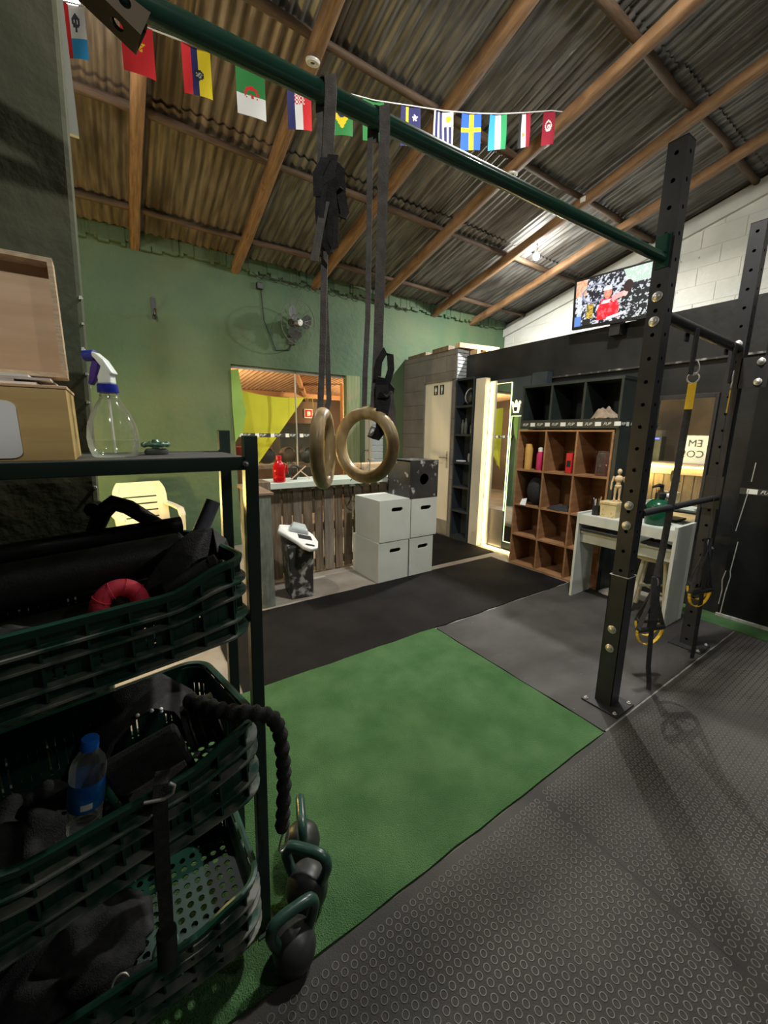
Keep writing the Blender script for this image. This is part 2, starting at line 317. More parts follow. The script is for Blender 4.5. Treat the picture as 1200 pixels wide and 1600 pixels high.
m_cage = M('fan_cage_wire', (0.10,0.11,0.10), rough=0.4)
m_fang = M('fan_hub_metal', (0.42,0.42,0.39), (0.5,0.5,0.47), rough=0.4, metal=0.5, scale=10)
m_brass = M('old_tap_metal', (0.06,0.17,0.11), (0.22,0.30,0.24), rough=0.35, metal=0.7, scale=60)
m_led = M('warm_led', (1,0.8,0.5), emit=(1.0,0.74,0.34), es=30.0)
m_ledg = M('greenish_led', (0.8,1,0.6), emit=(0.75,1.0,0.45), es=2.2)
m_ledy = M('warm_led_line', (1,0.9,0.5), emit=(1.0,0.85,0.40), es=2.2)
m_bulb = M('lit_bulb', (1,1,1), emit=(0.95,1.0,0.92), es=60.0)
m_black = M('print_black', (0.012,0.012,0.012), rough=0.6)
m_pwhite = M('print_white', (0.72,0.74,0.70), rough=0.5)
m_print = attr_mat('flag_print', 0.8)
m_screen = attr_mat('screen_picture', 0.3, 1.25)
m_tape = M('dark_tape', (0.030,0.034,0.030), (0.05,0.055,0.05), rough=0.4, scale=20)
def clear_mat(name, tint, fac=0.05, edge=0.35):
    # see-through plastic or glass: clear face-on, pale and glossy where the wall is seen edge-on
    m = bpy.data.materials.new(name); m.use_nodes = True; nt = m.node_tree; N = nt.nodes; L = nt.links
    N.remove(N['Principled BSDF']); t = N.new('ShaderNodeBsdfTransparent'); t.inputs[0].default_value = (*tint, 1)
    g = N.new('ShaderNodeBsdfGlossy'); g.inputs['Roughness'].default_value = 0.08
    d = N.new('ShaderNodeBsdfDiffuse'); d.inputs[0].default_value = (0.62,0.66,0.60,1)
    fr = N.new('ShaderNodeFresnel'); fr.inputs['IOR'].default_value = 1.25
    mu = N.new('ShaderNodeMath'); mu.operation = 'MULTIPLY_ADD'; mu.inputs[1].default_value = edge; mu.inputs[2].default_value = fac; mu.use_clamp = True
    m2 = N.new('ShaderNodeMixShader'); m2.inputs[0].default_value = 0.5
    mx = N.new('ShaderNodeMixShader'); L.new(fr.outputs[0], mu.inputs[0]); L.new(mu.outputs[0], mx.inputs[0]); L.new(g.outputs[0], m2.inputs[1]); L.new(d.outputs[0], m2.inputs[2])
    L.new(t.outputs[0], mx.inputs[1]); L.new(m2.outputs[0], mx.inputs[2]); L.new(mx.outputs[0], N['Material Output'].inputs[0])
    return m
m_pane = clear_mat('window_glass', (0.96,0.97,0.96), 0.01, 0.10)
m_pet = clear_mat('clear_bottle', (0.97,0.98,0.96), 0.10, 0.6)
m_wat = clear_mat('bottle_water', (0.95,0.97,0.94), 0.05, 0.3)

# ================================================================ THE ROOM
floor = MB().box(-3.2, 7.2, -4.5, 9.2, -0.12, 0.0).o('floor', m_conc, kind='structure', label='worn grey-brown concrete floor of the gym')

# ---- green wall with its doorway and a small window (at y = 5.0)
g = MB()
g.box(-2.4,1.21,5.0,5.16,0,3.33); g.box(1.21,2.77,5.0,5.16,2.17,3.33); g.box(2.77,3.03,5.0,5.16,0,3.33)
g.box(3.03,3.41,5.0,5.16,1.73,3.33); g.box(3.03,3.41,5.0,5.16,0,0.62); g.box(3.41,6.05,5.0,5.16,0,3.33)
wall_g = g.o('wall_back', m_green, kind='structure', label='rough green plaster wall under the low edge of the tin roof')
# crumbly mortar lumps along its top edge
rg = random.Random(3); lump = MB()
for i in range(150):
    x = -0.4+i*0.042+rg.uniform(-.015,.015); s_ = rg.uniform(.02,.05)
    lump.box(x-s_, x+s_, 4.965-rg.uniform(0,.02), 5.03, 3.22-rg.uniform(0,.06), 3.325)
lump.o('mortar_crust', m_green, wall_g, W=True, bevel=0.008, kind='stuff')
MB().box(2.72,2.92,4.965,5.0,0,2.17).o('trim_1', layer(M('weathered_green_board', (0.13,0.17,0.08), (0.19,0.22,0.12), rough=0.8, scale=4, stretch=(8,8,0.6)), (0.22,0.19,0.12), 5, 0.55, 0.7, fac=0.7), kind='structure', label='weathered green board beside the doorway')

# ---- pillar wall at left (leans a little)
def lean(z): return -0.098+0.040*z
p = MB()
p.hexa([(-2.2,1.3,0),(lean(0),1.3,0),(lean(0)-.004,1.46,0),(-2.2,1.46,0)], [(-2.2,1.3,4.1),(lean(4.1),1.3,4.1),(lean(4.1)-.004,1.46,4.1),(-2.2,1.46,4.1)])
wall_p = p.o('wall_left', m_pill, kind='structure', bevel=0.012, label='dark olive plaster wall end with chipped corner')
rg = random.Random(11)
for i in range(7):
    z = [1.25,1.42,1.47,1.54,1.60,1.66,1.72][i]; x = lean(z)-rg.uniform(.003,.010); s_ = rg.uniform(.002,.005)
    MB().hexa([(x-s_,1.296,z-s_),(x+s_,1.296,z-s_*.6),(x+s_,1.304,z),(x-s_,1.304,z)], [(x-s_*.7,1.296,z+s_*.8),(x+s_*.4,1.296,z+s_),(x+s_*.4,1.304,z+s_),(x-s_,1.304,z+s_)]).o('plaster_chip', m_pwhite, wall_p, W=True)
MB().hexa([(-.052,1.47,1.53),(-.040,1.47,1.52),(-.040,1.48,1.52),(-.052,1.48,1.53)],[(-.056,1.47,1.82),(-.048,1.47,1.80),(-.048,1.48,1.80),(-.056,1.48,1.82)]).o('loose_batten', m_pwhite, wall_p, W=True)
MB().box(-.03,.004,1.462,1.475,2.16,3.6).o('corner_batten', m_pwhite, wall_p, W=True)
MB().box(-2.4,-2.25,1.3,5.0,0,4.1).o('wall_side', m_brown, kind='structure', label='brown side wall of the alcove')

# ---- white block wall far right under the roof (x = 5.9)
def roof_z(y): return 3.28+0.24*(5-y)
ww = MB().hexa([(5.91,-3,0),(6.05,-3,0),(6.05,5.0,0),(5.91,5.0,0)], [(5.91,-3,roof_z(-3)),(6.05,-3,roof_z(-3)),(6.05,5.0,roof_z(5)),(5.91,5.0,roof_z(5))])
wall_w = ww.o('wall_right', m_mort, kind='structure', label='white painted block wall under the sloping tin roof')
rg = random.Random(5); row = 0; z = 2.36
while z < 4.35:
    y = 0.2-(0.2 if row % 2 else 0)
    while y < 4.98:
        y1 = min(y+0.392, 4.99); top = min(z+0.193, roof_z(y1)-0.03)
        if top > z+0.05:
            d = rg.uniform(.0035,.0055)
            MB().box(5.91-d, 5.912, y+.0005, y1-.0005, z+.0005, top).o('block', m_white, wall_w, W=True, bevel=0.0025)
        y += 0.40
    z += 0.198; row += 1
# slanted timber batten under the roof along the white wall
bt = MB().hexa([(5.86,0.3,roof_z(.3)-.20),(5.91,0.3,roof_z(.3)-.20),(5.91,5.0,roof_z(5)-.20),(5.86,5.0,roof_z(5)-.20)], [(5.86,0.3,roof_z(.3)-.08),(5.91,0.3,roof_z(.3)-.08),(5.91,5.0,roof_z(5)-.08),(5.86,5.0,roof_z(5)-.08)])
bt.o('trim_2', m_mort, kind='structure', label='pale batten along the top of the white block wall')

# ---- black partition (x = 3.88, 2.39 m high)
bw = MB().box(3.90,4.0,-1.6,3.87,0,2.0); bw.box(3.88,4.0,-1.6,3.87,2.0,2.39)
wall_b = bw.o('wall_partition', m_blk, kind='structure', label='scuffed black painted partition wall with a raised upper band')
MB().box(3.872,3.90,-1.6,3.3,1.985,2.0).o('edge_strip', M('chipped_edge', (0.03,0.03,0.03), (0.30,0.30,0.28), rough=0.6, scale=14, lo=0.52, hi=0.66), wall_b, W=True)
# ---- toilet block in the corner
tb = MB()
tb.box(3.715,3.80,4.50,5.0,0,2.44); tb.box(3.715,3.80,3.885,3.93,0,2.44); tb.box(3.715,3.80,3.93,4.50,2.09,2.44); tb.box(3.80,5.9,3.885,3.97,0,2.44); tb.box(3.715,5.9,3.885,5.0,2.44,2.47)
wall_t = tb.o('wall_toilet', m_greym, kind='structure', label='grey painted block wall of the toilet cubicle')
row = 0; z = 0.0
while z < 2.42:
    y = 3.87-(0.2 if row % 2 else 0)
    while y < 5.0:
        y0 = max(y, 3.872); y1 = min(y+0.395, 4.995); zz = min(z+0.196, 2.455)
        segs = [(y0, y1)]
        if z < 2.05:
            segs = [(a, b) for a, b in ((y0, min(y1, 3.925)), (max(y0, 4.505), y1))]
        for a, b in segs:
            if b-a > 0.03: MB().box(3.71, 3.718, a+.001, b-.001, max(z, 2.095 if (z > 1.9 and a < 4.5) else z)+.001, zz-.001).o('block', m_grey, wall_t, W=True, bevel=0.003)
        y += 0.40
    z += 0.2; row += 1
m_gw = M('pale_brick_paint', (0.30,0.32,0.32), (0.42,0.44,0.44), rough=0.6, scale=8, bump=0.2)
for i in range(9):
    z = 2.05+i*0.0455
    for j in range(2):
        MB().box(3.72+j*.1, 3.815+j*.1, 3.872, 3.888, z+.004, z+.0425).o('brick', m_gw, wall_t, W=True, bevel=0.003)

# ---- roof: tin sheets on purlins on rafters, slope 0.24
ceil = T('ceiling', 'rusty corrugated tin roof on wooden rafters', loc=(2.5,5.0,3.3), kind='structure')
rows = [(5.25,3.58,0.0),(3.70,2.66,0.018),(2.78,1.70,0.0),(1.82,0.30,0.018),(0.42,-1.4,0.0),(-1.3,-3.2,0.018)]
rg = random.Random(21)
for (ya, yb, dz) in rows:
    for c in range(10):
        x0 = -1.75+c*0.79; mb = MB(); vs = []; n = 11*6
        tilt = rg.uniform(-.004,.004); jag = rg.uniform(-.03,.03)
        for k, yy in enumerate((ya+jag, (ya+yb)/2, yb+jag)):
            for i in range(n+1):
                x = x0+i*(0.0757/6); vs.append((x, yy, roof_z(yy)+0.03+dz+0.010*math.cos(2*PI*i/6)+tilt*k))
        fs = [(k*(n+1)+i, k*(n+1)+i+1, (k+1)*(n+1)+i+1, (k+1)*(n+1)+i) for k in range(2) for i in range(n)]
        mb.add(vs, fs).o('roof_sheet', m_tin2 if (x0 < 0.9 and ya > 3.6) else m_tin, ceil, W=True, smooth=80)
for (x, wd, b) in ((-0.62,.10,.02),(0.37,.085,-.02),(1.30,.09,.02),(2.29,.095,-.015),(3.22,.095,.02),(4.24,.09,-.02),(5.08,.085,.02)):
    pts = []
    for i in range(13):
        y = 5.12-i*0.66; pts.append((x+b*math.sin(i*0.7+x), y, roof_z(y)-0.085+0.008*math.sin(i*1.3+x*3)))
    q = wd/2; mb = MB().tube(pts, 1.0, up=(1,0,0), sec=[(-q,-.03),(-q*.7,-.045),(q*.7,-.045),(q,-.03),(q*.95,.03),(q*.6,.045),(-q*.6,.045),(-q*.95,.03)])
    mb.o('rafter', m_raft, ceil, W=True, smooth=50)
for y in (4.62,3.67,2.73,1.77,0.8,-0.2):
    pts = [(-1.6+i*.5, y+.012*math.sin(i*1.7+y), roof_z(y)-0.012+.006*math.sin(i*2.1)) for i in range(16)]
    MB().tube(pts, [0.029+.005*math.sin(i*1.3+y) for i in range(16)], 8, up=(0,0,1)).o('purlin', m_purl, ceil, W=True, smooth=50)

# ---- back room beyond the doorway (a lower lean-to, lit warm)
MB().box(-0.5,5.4,8.3,8.42,0,3.0).o('wall_shed', m_brown, kind='structure', label='dark brown far wall of the room behind the doorway')
MB().box(5.4,5.5,5.16,8.42,0,3.0).o('wall_shed_side', m_brown, kind='structure', label='brown side wall of the room behind the doorway')
MB().box(-0.6,-0.5,5.16,8.42,0,3.0).o('wall_shed_end', m_brown, kind='structure', label='brown end wall of the room behind the doorway')
def shed_z(y): return 2.36-0.075*(y-5.16)
shed = T('ceiling_shed', 'warm lit corrugated roof of the room behind the doorway', loc=(2.4,6.8,2.4), kind='structure')
for c in range(8):
    x0 = -0.5+c*.75; n = 60; vs = []
    for yy in (5.16,8.3):
        for i in range(n+1): vs.append((x0+i*.0127, yy, shed_z(yy)+.020*math.cos(2*PI*i/6)))
    MB().add(vs, [(i,i+1,n+2+i,n+1+i) for i in range(n)]).o('roof_sheet', m_otin, shed, W=True, smooth=80)
for y in (5.6,7.65):
    MB().box(-0.5,5.4,y-.04,y+.04,shed_z(y)-.11,shed_z(y)-.014).o('purlin', m_obeam, shed, W=True, bevel=0.006)
MB().hexa([(2.00,5.2,2.26),(2.06,5.2,2.26),(3.55,8.2,2.03),(3.49,8.2,2.03)],[(2.00,5.2,2.34),(2.06,5.2,2.34),(3.55,8.2,2.12),(3.49,8.2,2.12)]).o('brace', m_obeam, shed, W=True)
MB().box(3.44,3.50,6.45,6.55,0,2.25).o('post', m_obeam, shed, W=True, bevel=0.008)

# ---- floor coverings
def mat_slab(name, x0, x1, y0, y1, t, m, label, cat, jag=0.0, seed=1):
    rr = random.Random(seed); pts = []
    def edge(ax, ay, bx, by):
        n = max(2, int(math.hypot(bx-ax, by-ay)/0.12))
        for i in range(n):
            f = i/n; pts.append((ax+(bx-ax)*f+rr.uniform(-jag,jag), ay+(by-ay)*f+rr.uniform(-jag,jag)))
    edge(x0,y0,x1,y0); edge(x1,y0,x1,y1); edge(x1,y1,x0,y1); edge(x0,y1,x0,y0)
    return MB().prism(pts, 'z', 0.0005, t).o(name, m, label=label, cat=cat)
mat_slab('turf', -1.6, 1.805, 0.772, 2.0, 0.011, m_turf, 'green artificial turf patch between the black rubber mats', 'turf', 0.004)
mat_slab('turf', 3.64, 3.87, -1.5, 1.25, 0.009, m_turf, 'narrow green turf strip at the foot of the black door', 'turf', 0.005, 2)
mat_slab('rubber_mat', 1.815, 3.63, 0.776, 1.985, 0.010, m_rub2, 'smooth dark grey rubber mat under the squat rack', 'rubber mat', 0.004, 3)
MB().box(1.82,3.62,.7676,.7756,.0005,.0098).o('edge_strip', M('dusty_edge', (0.17,0.16,0.145), (0.26,0.25,0.23), rough=0.8, scale=20), bpy.data.objects['rubber_mat'], W=True)
mat_slab('rubber_mat', 0.45, 3.50, 2.005, 2.96, 0.008, m_rubb, 'long black rubber mat in front of the pallet bar', 'rubber mat', 0.008, 4)
mat_slab('rubber_mat', 2.70, 3.69, 3.07, 4.30, 0.008, m_rubb, 'black rubber mat in front of the toilet door', 'rubber mat', 0.005, 5)
def studs(mat_obj, x0, x1, y0, y1):
    mb = MB(); sp = 0.0290; j = 0; y = y0
    prof = ((0.0070,0.0),(0.0077,0.0013),(0.0096,0.0013),(0.0103,0.0))
    while y < y1:
        x = x0+(sp/2 if j % 2 else 0)
        while x < x1:
            d = math.hypot(x-.2, y-.2); n = 12 if d < 1.4 else 8
            vs = []; fs = []
            for (r, z) in prof:
                for k in range(n): vs.append((x+r*math.cos(2*PI*k/n), y+r*math.sin(2*PI*k/n), 0.0100+z))
            for i in range(3):
                for k in range(n): fs.append((i*n+k, i*n+(k+1) % n, (i+1)*n+(k+1) % n, (i+1)*n+k))
            n0 = len(mb.v); mb.v += [Vector(p) for p in vs]; mb.f += [tuple(n0+q for q in f) for f in fs]
            x += sp
        y += sp*0.866; j += 1
    mb.o('coin_stud', m_stud, mat_obj, W=True, kind='stuff')
a = mat_slab('rubber_mat', -1.2, 1.2497, -1.9, 0.765, 0.010, m_rub, 'coin-studded black rubber mat in the foreground beside the kettlebells', 'rubber mat', 0.001, 6)
studs(a, 0.0, 1.236, 0.02, 0.748)
a = mat_slab('rubber_mat', 1.2503, 3.62, -1.9, 0.767, 0.010, m_rub, 'coin-studded black rubber mat running to the green strip at right', 'rubber mat', 0.001, 7)
studs(a, 1.264, 3.60, -0.35, 0.748)

# ================================================================ SQUAT RACK
rack = T('squat_rack', 'black perforated steel squat rack with a green pull-up bar', 'squat rack', (2.04,0.88,0.010))
def upright(cx, cy, h, wd=0.072):
    mb = MB(); st = 0.0955; n = int(h/st); st = h/n; q = wd/2
    for i in range(n):
        z = 0.010+st*(i+0.5)
        for (o_, u_) in (((cx-q,cy,z),(0,-1,0)),((cx,cy-q,z),(1,0,0)),((cx+q,cy,z),(0,1,0)),((cx,cy+q,z),(-1,0,0))):
            mb.holed(o_, u_, (0,0,1), wd, st, 0.0, 0.0085, 12, 0.004)
    mb.box(cx-q, cx+q, cy-q, cy+q, 0.010+h-.002, 0.012+h)
    return mb.o('upright', m_rack, rack, W=True)
def bolt(loc, ax, r=0.0185, par=None, m=None):
    a = Vector(ax).normalized(); mm = a.to_track_quat('Z','Y').to_matrix().to_4x4(); mm.translation = Vector(loc)
    mb = MB().at(mm); mb.lathe([(r*1.15,0),(r*1.15,.003),(r*.95,.005)], n=16); mb.lathe([(r*.66,.005),(r*.64,.009),(r*.40,.0115),(r*.1,.012)], n=12)
    return mb.o('bolt', m or m_chrome, par or rack, W=True, smooth=40)
UX, UY = 2.04, 0.882
upright(UX, UY, 2.565)
sl = MB()
for (a_, b_) in (((-.041,-.041),(.041,-.038)),((-.041,.038),(.041,.041)),((-.041,-.041),(-.038,.041)),((.038,-.041),(.041,.041))):
    sl.box(UX+a_[0], UX+b_[0], UY+a_[1], UY+b_[1], 0.012, 0.715)
sl.o('sleeve', m_rack, rack, W=True)
MB().tube([(UX-.043,UY+.043,.722),(UX-.043,UY-.043,.722),(UX+.043,UY-.043,.722),(UX+.043,UY+.043,.722)], .003, 6, closed=True).o('sleeve_edge', m_fang, rack, W=True)
bp = MB().box(UX-.095,UX+.085,UY-.10,UY+.085,.0105,.020).o('base_plate', m_rack, rack, W=True, bevel=0.002)
for (dx, dy) in ((-.078,-.08),(.068,-.08),(-.078,.068),(.068,.068)): bolt((UX+dx,UY+dy,.020),(0,0,1),.009,rack,m_fang)
for z in (1.99,1.89,1.074,.977): bolt((UX-.036,UY,z),(-1,0,0))
for z in (.437,.333): bolt((UX-.041,UY,z),(-1,0,0))
VX, VY = 3.11, 0.885
upright(VX, VY, 2.56)
MB().box(VX-.09,VX+.09,VY-.10,VY+.085,.0105,.020).o('base_plate', m_rack, rack, W=True, bevel=0.002)
for (dx, dy) in ((.07,-.08),(-.07,-.08)): bolt((VX+dx,VY+dy,.020),(0,0,1),.009,rack,m_fang)
for z in (1.93,1.13,.99): bolt((VX-.036,VY,z),(-1,0,0),.019)
for z in (.70,.55): bolt((VX,VY-.036,z),(0,-1,0),.010,rack,m_fang)
MB().cyl((UX+.03,UY-.005,1.925),(VX-.03,VY-.005,1.905),.024,14).o('crossbar', m_rack, rack, W=True, smooth=40)
MB().cyl((UX+.03,UY-.03,1.035),(VX-.03,VY-.03,1.030),.017,12).o('crossbar', m_rack, rack, W=True, smooth=40)
MB().box(VX-.05,VX-.03,VY-.05,VY+.04,.96,1.16).o('flange', m_rack, rack, W=True)
for x in (2.40,2.95):
    MB().box(x-.022,x+.022,UY-.03,UY-.02,1.70,1.915).box(x-.022,x+.022,UY+.01,UY+.02,1.86,1.90).o('hanger_plate', m_rack, rack, W=True, bevel=0.003)
# arm from the second upright towards the right foreground
MB().box(VX-.03,VX+.03,-.6,VY-.036,1.735,1.795).o('side_arm', m_rack, rack, W=True)
for z in (1.82,1.71): bolt((VX-.036,VY-.12,z),(-1,0,0),.017)
MB().box(VX-.036,VX-.030,VY-.16,VY-.03,1.68,1.85).o('flange', m_rack, rack, W=True)
# green pull-up bar and its clamp
MB().cyl((UX-.036,UY,2.139),(-0.55,0.985,2.139),.0205,20).o('pull_up_bar', m_gbar, rack, W=True, smooth=40)
MB().box(UX-.060,UX-.036,UY-.016,UY+.022,2.155,2.225).box(UX-.040,UX-.036,UY-.026,UY+.026,2.10,2.23).o('clamp', m_gbar, rack, W=True, bevel=0.004)
# brown perforated arm that carries the bar's near end
am = MB(); a0 = V(0.118,0.968,2.104); a1 = V(-0.25,0.93,2.27); dr = (a1-a0).normalized(); sd = dr.cross(V(0,0,1)).normalized(); upv = sd.cross(dr)
n = 6
for i in range(n):
    c = a0+(a1-a0)*((i+.5)/n); L_ = (a1-a0).length/n
    for (nn, uu) in ((-upv, sd), (upv, -sd), (sd, upv), (-sd, -upv)):
        am.holed(c+nn*.025, dr, nn.cross(dr), L_, .050, 0.0, .010, 12, .004)
am.o('bar_arm', M('brown_steel', (0.085,0.06,0.035), (0.12,0.085,0.05), rough=0.5, scale=8), rack, W=True)

# ================================================================ GYM RINGS (hang from the bar)
def ring_thing(lab, c, yaw, bar, bundle_z, near):
    c = Vector(c)
    t = T('gymnastic_ring', lab, 'gym ring', c-V(0,0,.105), group=None)
    ax = V(math.cos(yaw), math.sin(yaw), 0.0); mb = MB(); n = 48
    u = V(-ax.y, ax.x, 0); pts = [c+u*(.088*math.cos(2*PI*i/n))+V(0,0,.088*math.sin(2*PI*i/n)) for i in range(n)]
    mb.tube(pts, .0175, 16, closed=True, up=ax); mb.o('ring', m_ring, t, W=True, smooth=60)
    return t, c, ax, u
fw = math.atan2(0.81, 0.55)   # view azimuth
t, c, ax, u = ring_thing('left wooden gymnastic ring seen nearly edge-on, strap knotted high up', (0.449,0.948,1.359), fw+math.radians(98-10), None, 0, 0)
s1 = V(.82,-.57,0)
MB().strap([(0.463,0.956,2.10),(0.463,0.956,2.139),(0.463,0.945,2.1605),(0.463,0.932,2.162),(0.463,0.91,2.152),(0.463,0.907,2.12),(0.455,0.915,1.98),(0.454,0.922,1.82)], .025, s1, .003).o('strap', m_fabg, t, W=True)
MB().strap([(0.463,0.956,2.10),(0.457,0.95,1.98),(0.456,0.94,1.82)], .019, s1, .003).o('strap', m_fabg, t, W=True)
MB().strap([(0.452,0.925,1.84),(0.449,0.928,1.76),(0.444,0.932,1.60),(0.438,0.940,1.46),(0.440,0.945,1.44)], .015, s1, .003).o('strap', m_fabg, t, W=True)
MB().strap([(0.456,0.935,1.84),(0.456,0.94,1.76),(0.463,0.945,1.60),(0.470,0.955,1.48),(0.462,0.960,1.45)], .013, s1, .003).o('strap', m_fabg, t, W=True)
b = MB()
for (pts, wd) in (([(0.447,0.905,1.99),(0.436,0.90,1.955),(0.432,0.905,1.88),(0.438,0.91,1.83),(0.455,0.91,1.81),(0.462,0.905,1.85),(0.455,0.895,1.90),(0.45,0.892,1.96),(0.46,0.895,1.995)], .024), ([(0.452,0.90,1.975),(0.47,0.895,1.965),(0.472,0.895,1.93),(0.46,0.89,1.92),(0.448,0.89,1.94)], .034), ([(0.455,0.90,1.95),(0.468,0.90,1.92),(0.478,0.90,1.885)], .022), ([(0.445,0.90,1.985),(0.425,0.90,1.95),(0.428,0.905,1.91)], .022), ([(0.440,0.896,1.93),(0.428,0.893,1.87),(0.430,0.892,1.82),(0.446,0.892,1.798),(0.462,0.893,1.815),(0.466,0.895,1.87),(0.460,0.896,1.93)], .012), ([(0.456,0.888,1.955),(0.474,0.887,1.925),(0.484,0.887,1.885),(0.478,0.888,1.875)], .020)):
    b.strap(pts, wd, s1+V(0,0,.3), .004)
b.o('strap_knot', m_fab, t, W=True, smooth=50)
MB().strap([(0.44,0.895,1.90),(0.425,0.89,1.85),(0.405,0.885,1.77)], .018, s1, .002).o('strap_tail', m_fabg, t, W=True)
t, c, ax, u = ring_thing('right wooden gymnastic ring facing the camera, black strap knotted through it', (0.578,0.950,1.366), fw+math.radians(-32), None, 0, 0)
MB().strap([(0.603,0.956,2.10),(0.603,0.956,2.139),(0.603,0.945,2.1605),(0.603,0.932,2.162),(0.603,0.91,2.152),(0.603,0.907,2.12),(0.602,0.915,1.90),(0.60,0.925,1.62),(0.599,0.93,1.54),(0.594,0.93,1.46)], .025, s1, .003).o('strap', m_fabg, t, W=True)
MB().strap([(0.594,0.957,2.13),(0.592,0.957,2.0),(0.588,0.957,1.70),(0.580,0.957,1.56),(0.577,0.957,1.455)], .014, s1, .004).o('strap', m_fabg, t, W=True)
b = MB()
for (pts, wd) in (([(0.594,0.92,1.54),(0.597,0.915,1.585),(0.610,0.905,1.612),(0.622,0.90,1.60),(0.625,0.90,1.565),(0.616,0.905,1.53)], .018), ([(0.588,0.915,1.535),(0.607,0.905,1.53),(0.626,0.905,1.515),(0.622,0.91,1.495)], .026), ([(0.598,0.905,1.525),(0.596,0.90,1.49),(0.598,0.90,1.45),(0.599,0.905,1.41),(0.594,0.925,1.385),(0.588,0.935,1.40)], .030), ([(0.604,0.905,1.525),(0.610,0.90,1.485),(0.600,0.898,1.445)], .026), ([(0.590,0.905,1.50),(0.602,0.893,1.495),(0.614,0.90,1.505)], .024)):
    b.strap(pts, wd, s1+V(0,0,.15), .005)
b.o('strap_knot', m_fab, t, W=True, smooth=50)
MB().strap([(0.622,0.905,1.51),(0.630,0.90,1.46),(0.632,0.898,1.40),(0.628,0.90,1.36)], .020, s1, .002).o('strap_tail', m_fabg, t, W=True)
MB().holed((0.583,0.925,1.405),(.3,-.2,.9),(.8,-.5,-.3),.026,.016,.003,.004,12,.003).o('buckle', m_chrome, t, W=True)

# ================================================================ SUSPENSION TRAINERS
def carabiner(c, ln, wd, ax, r, tilt=0.0):
    c = Vector(c); u = Vector(ax).normalized(); z = V(0,0,1)
    pts = []
    for i in range(20):
        a_ = 2*PI*i/20; x = math.cos(a_); y = math.sin(a_)
        pts.append(c+u*(wd/2*x*(1-.25*y))+z*(ln/2*y)+u*(tilt*y))
    return MB().tube(pts, r, 8, closed=True)
def trx(x, yy, top, lab, strap_to, handles, tail, edge=False):
    t = T('suspension_trainer', lab, 'suspension trainer', (x,yy,0.0))
    ax = (.35,-.94,0) if not edge else (.97,.2,0)
    carabiner((x,yy-.035,top),.07,.034,ax,.004).o('carabiner', m_chrome, t, W=True, smooth=50)
    MB().torus((x,yy-.035,top-.05),.024,.0035,V(.9,.4,0) if not edge else V(.3,-.95,0),n=20,m=8).o('ring', m_chrome, t, W=True, smooth=50)
    side = V(.15,-.98,0) if not edge else V(.95,.3,0)
    MB().strap([(x,yy-.035,top-.072),(x,yy-.035,top-.10),(x-.002,yy-.035,top-.20)], .034, side, .005).o('yellow_tab', m_yel, t, W=True)
    pts = [(x-.002,yy-.035,top-.195)]+[Vector(p) for p in strap_to]
    MB().strap(pts, .032, side, .003).o('main_strap', m_fab, t, W=True)
    e = Vector(strap_to[-1])
    carabiner(e-V(0,0,.03),.05,.022,side,.004).o('carabiner', m_chrome, t, W=True, smooth=50)
    for (hx, hy, hz, hw, yaw) in handles:
        d = V(math.cos(yaw), math.sin(yaw), 0); hc = V(hx,hy,hz)
        MB().cyl(hc-d*hw/2, hc+d*hw/2, .016, 12).o('handle_grip', m_foam, t, W=True, smooth=40)
        MB().strap([hc-d*hw/2, hc-d*hw*.42+V(0,0,.03), (e.x+(hc.x-e.x)*.25, e.y+(hc.y-e.y)*.25, e.z-.07), hc+d*hw*.42+V(0,0,.03), hc+d*hw/2], .022, (0.1,-.99,0), .003).o('handle_strap', m_fab, t, W=True)
        arc = [hc+d*(hw/2*math.cos(a_))+V(0,0,-.095*math.sin(a_)) for a_ in [PI*i/10 for i in range(11)]]
        MB().strap(arc, .016, d.cross(V(0,0,1)), .004).o('foot_cradle', m_yel, t, W=True)
    if tail:
        MB().strap([Vector(p) for p in tail], .034, (.95,-.3,0), .003).o('strap_tail', m_fab, t, W=True)
        MB().strap([e, (e.x-.01,e.y-.01,e.z-.10), (e.x-.015,e.y-.02,e.z-.24), (e.x-.01,e.y-.015,e.z-.30)], .055, (.9,-.4,0), .010).o('strap_bundle', m_fab, t, W=True, bevel=0.003)
    return t
trx(2.42, 0.885, 1.735, 'suspension trainer with yellow tab hanging beside the front upright', [(2.40,.85,1.2),(2.37,.85,.80),(2.345,.85,.66)], [(2.34,.84,.365,.185,-.30),(2.46,.90,.355,.15,-.5)], [(2.33,.84,.55),(2.34,.83,.30),(2.335,.82,.15),(2.35,.81,.05),(2.33,.80,.014)])
trx(2.96, 0.885, 1.735, 'suspension trainer hanging from the far end of the crossbar by the second upright', [(2.95,.84,1.2),(2.92,.82,.80)], [(2.87,.80,.475,.20,-.22),(2.97,.84,.48,.15,-.5)], [(2.90,.80,.60),(2.88,.79,.30),(2.88,.785,.12),(2.86,.78,.04)], True)

# ================================================================ PALLET BAR
bar = T('pallet_bar', 'rustic bar front made of upright pallet boards with a pale counter', 'bar counter', (1.7,3.55,0))
rg = random.Random(8); x = 1.02; i = 0
while x < 2.62:
    wd = rg.choice((.090,.097,.104,.084)); 
    MB().box(x, x+wd, 3.545+rg.uniform(-.004,.006), 3.567, 0.012+rg.uniform(0,.012), 0.895).o('board', m_pal if i % 3 else m_palg, bar, W=True, bevel=0.003)
    x += wd+rg.choice((.014,.022,.030,.018)); i += 1
for z in (0.10,0.47,0.82): MB().box(1.0,2.62,3.568,3.60,z-.04,z+.04).o('rail', m_pal, bar, W=True, bevel=0.003)
MB().box(1.10,2.62,3.43,3.80,.900,.955).o('counter', m_ctr, bar, W=True, bevel=0.004)
MB().box(0.93,1.09,3.38,3.62,.86,.975).o('end_block', m_pal, bar, W=True, bevel=0.004)
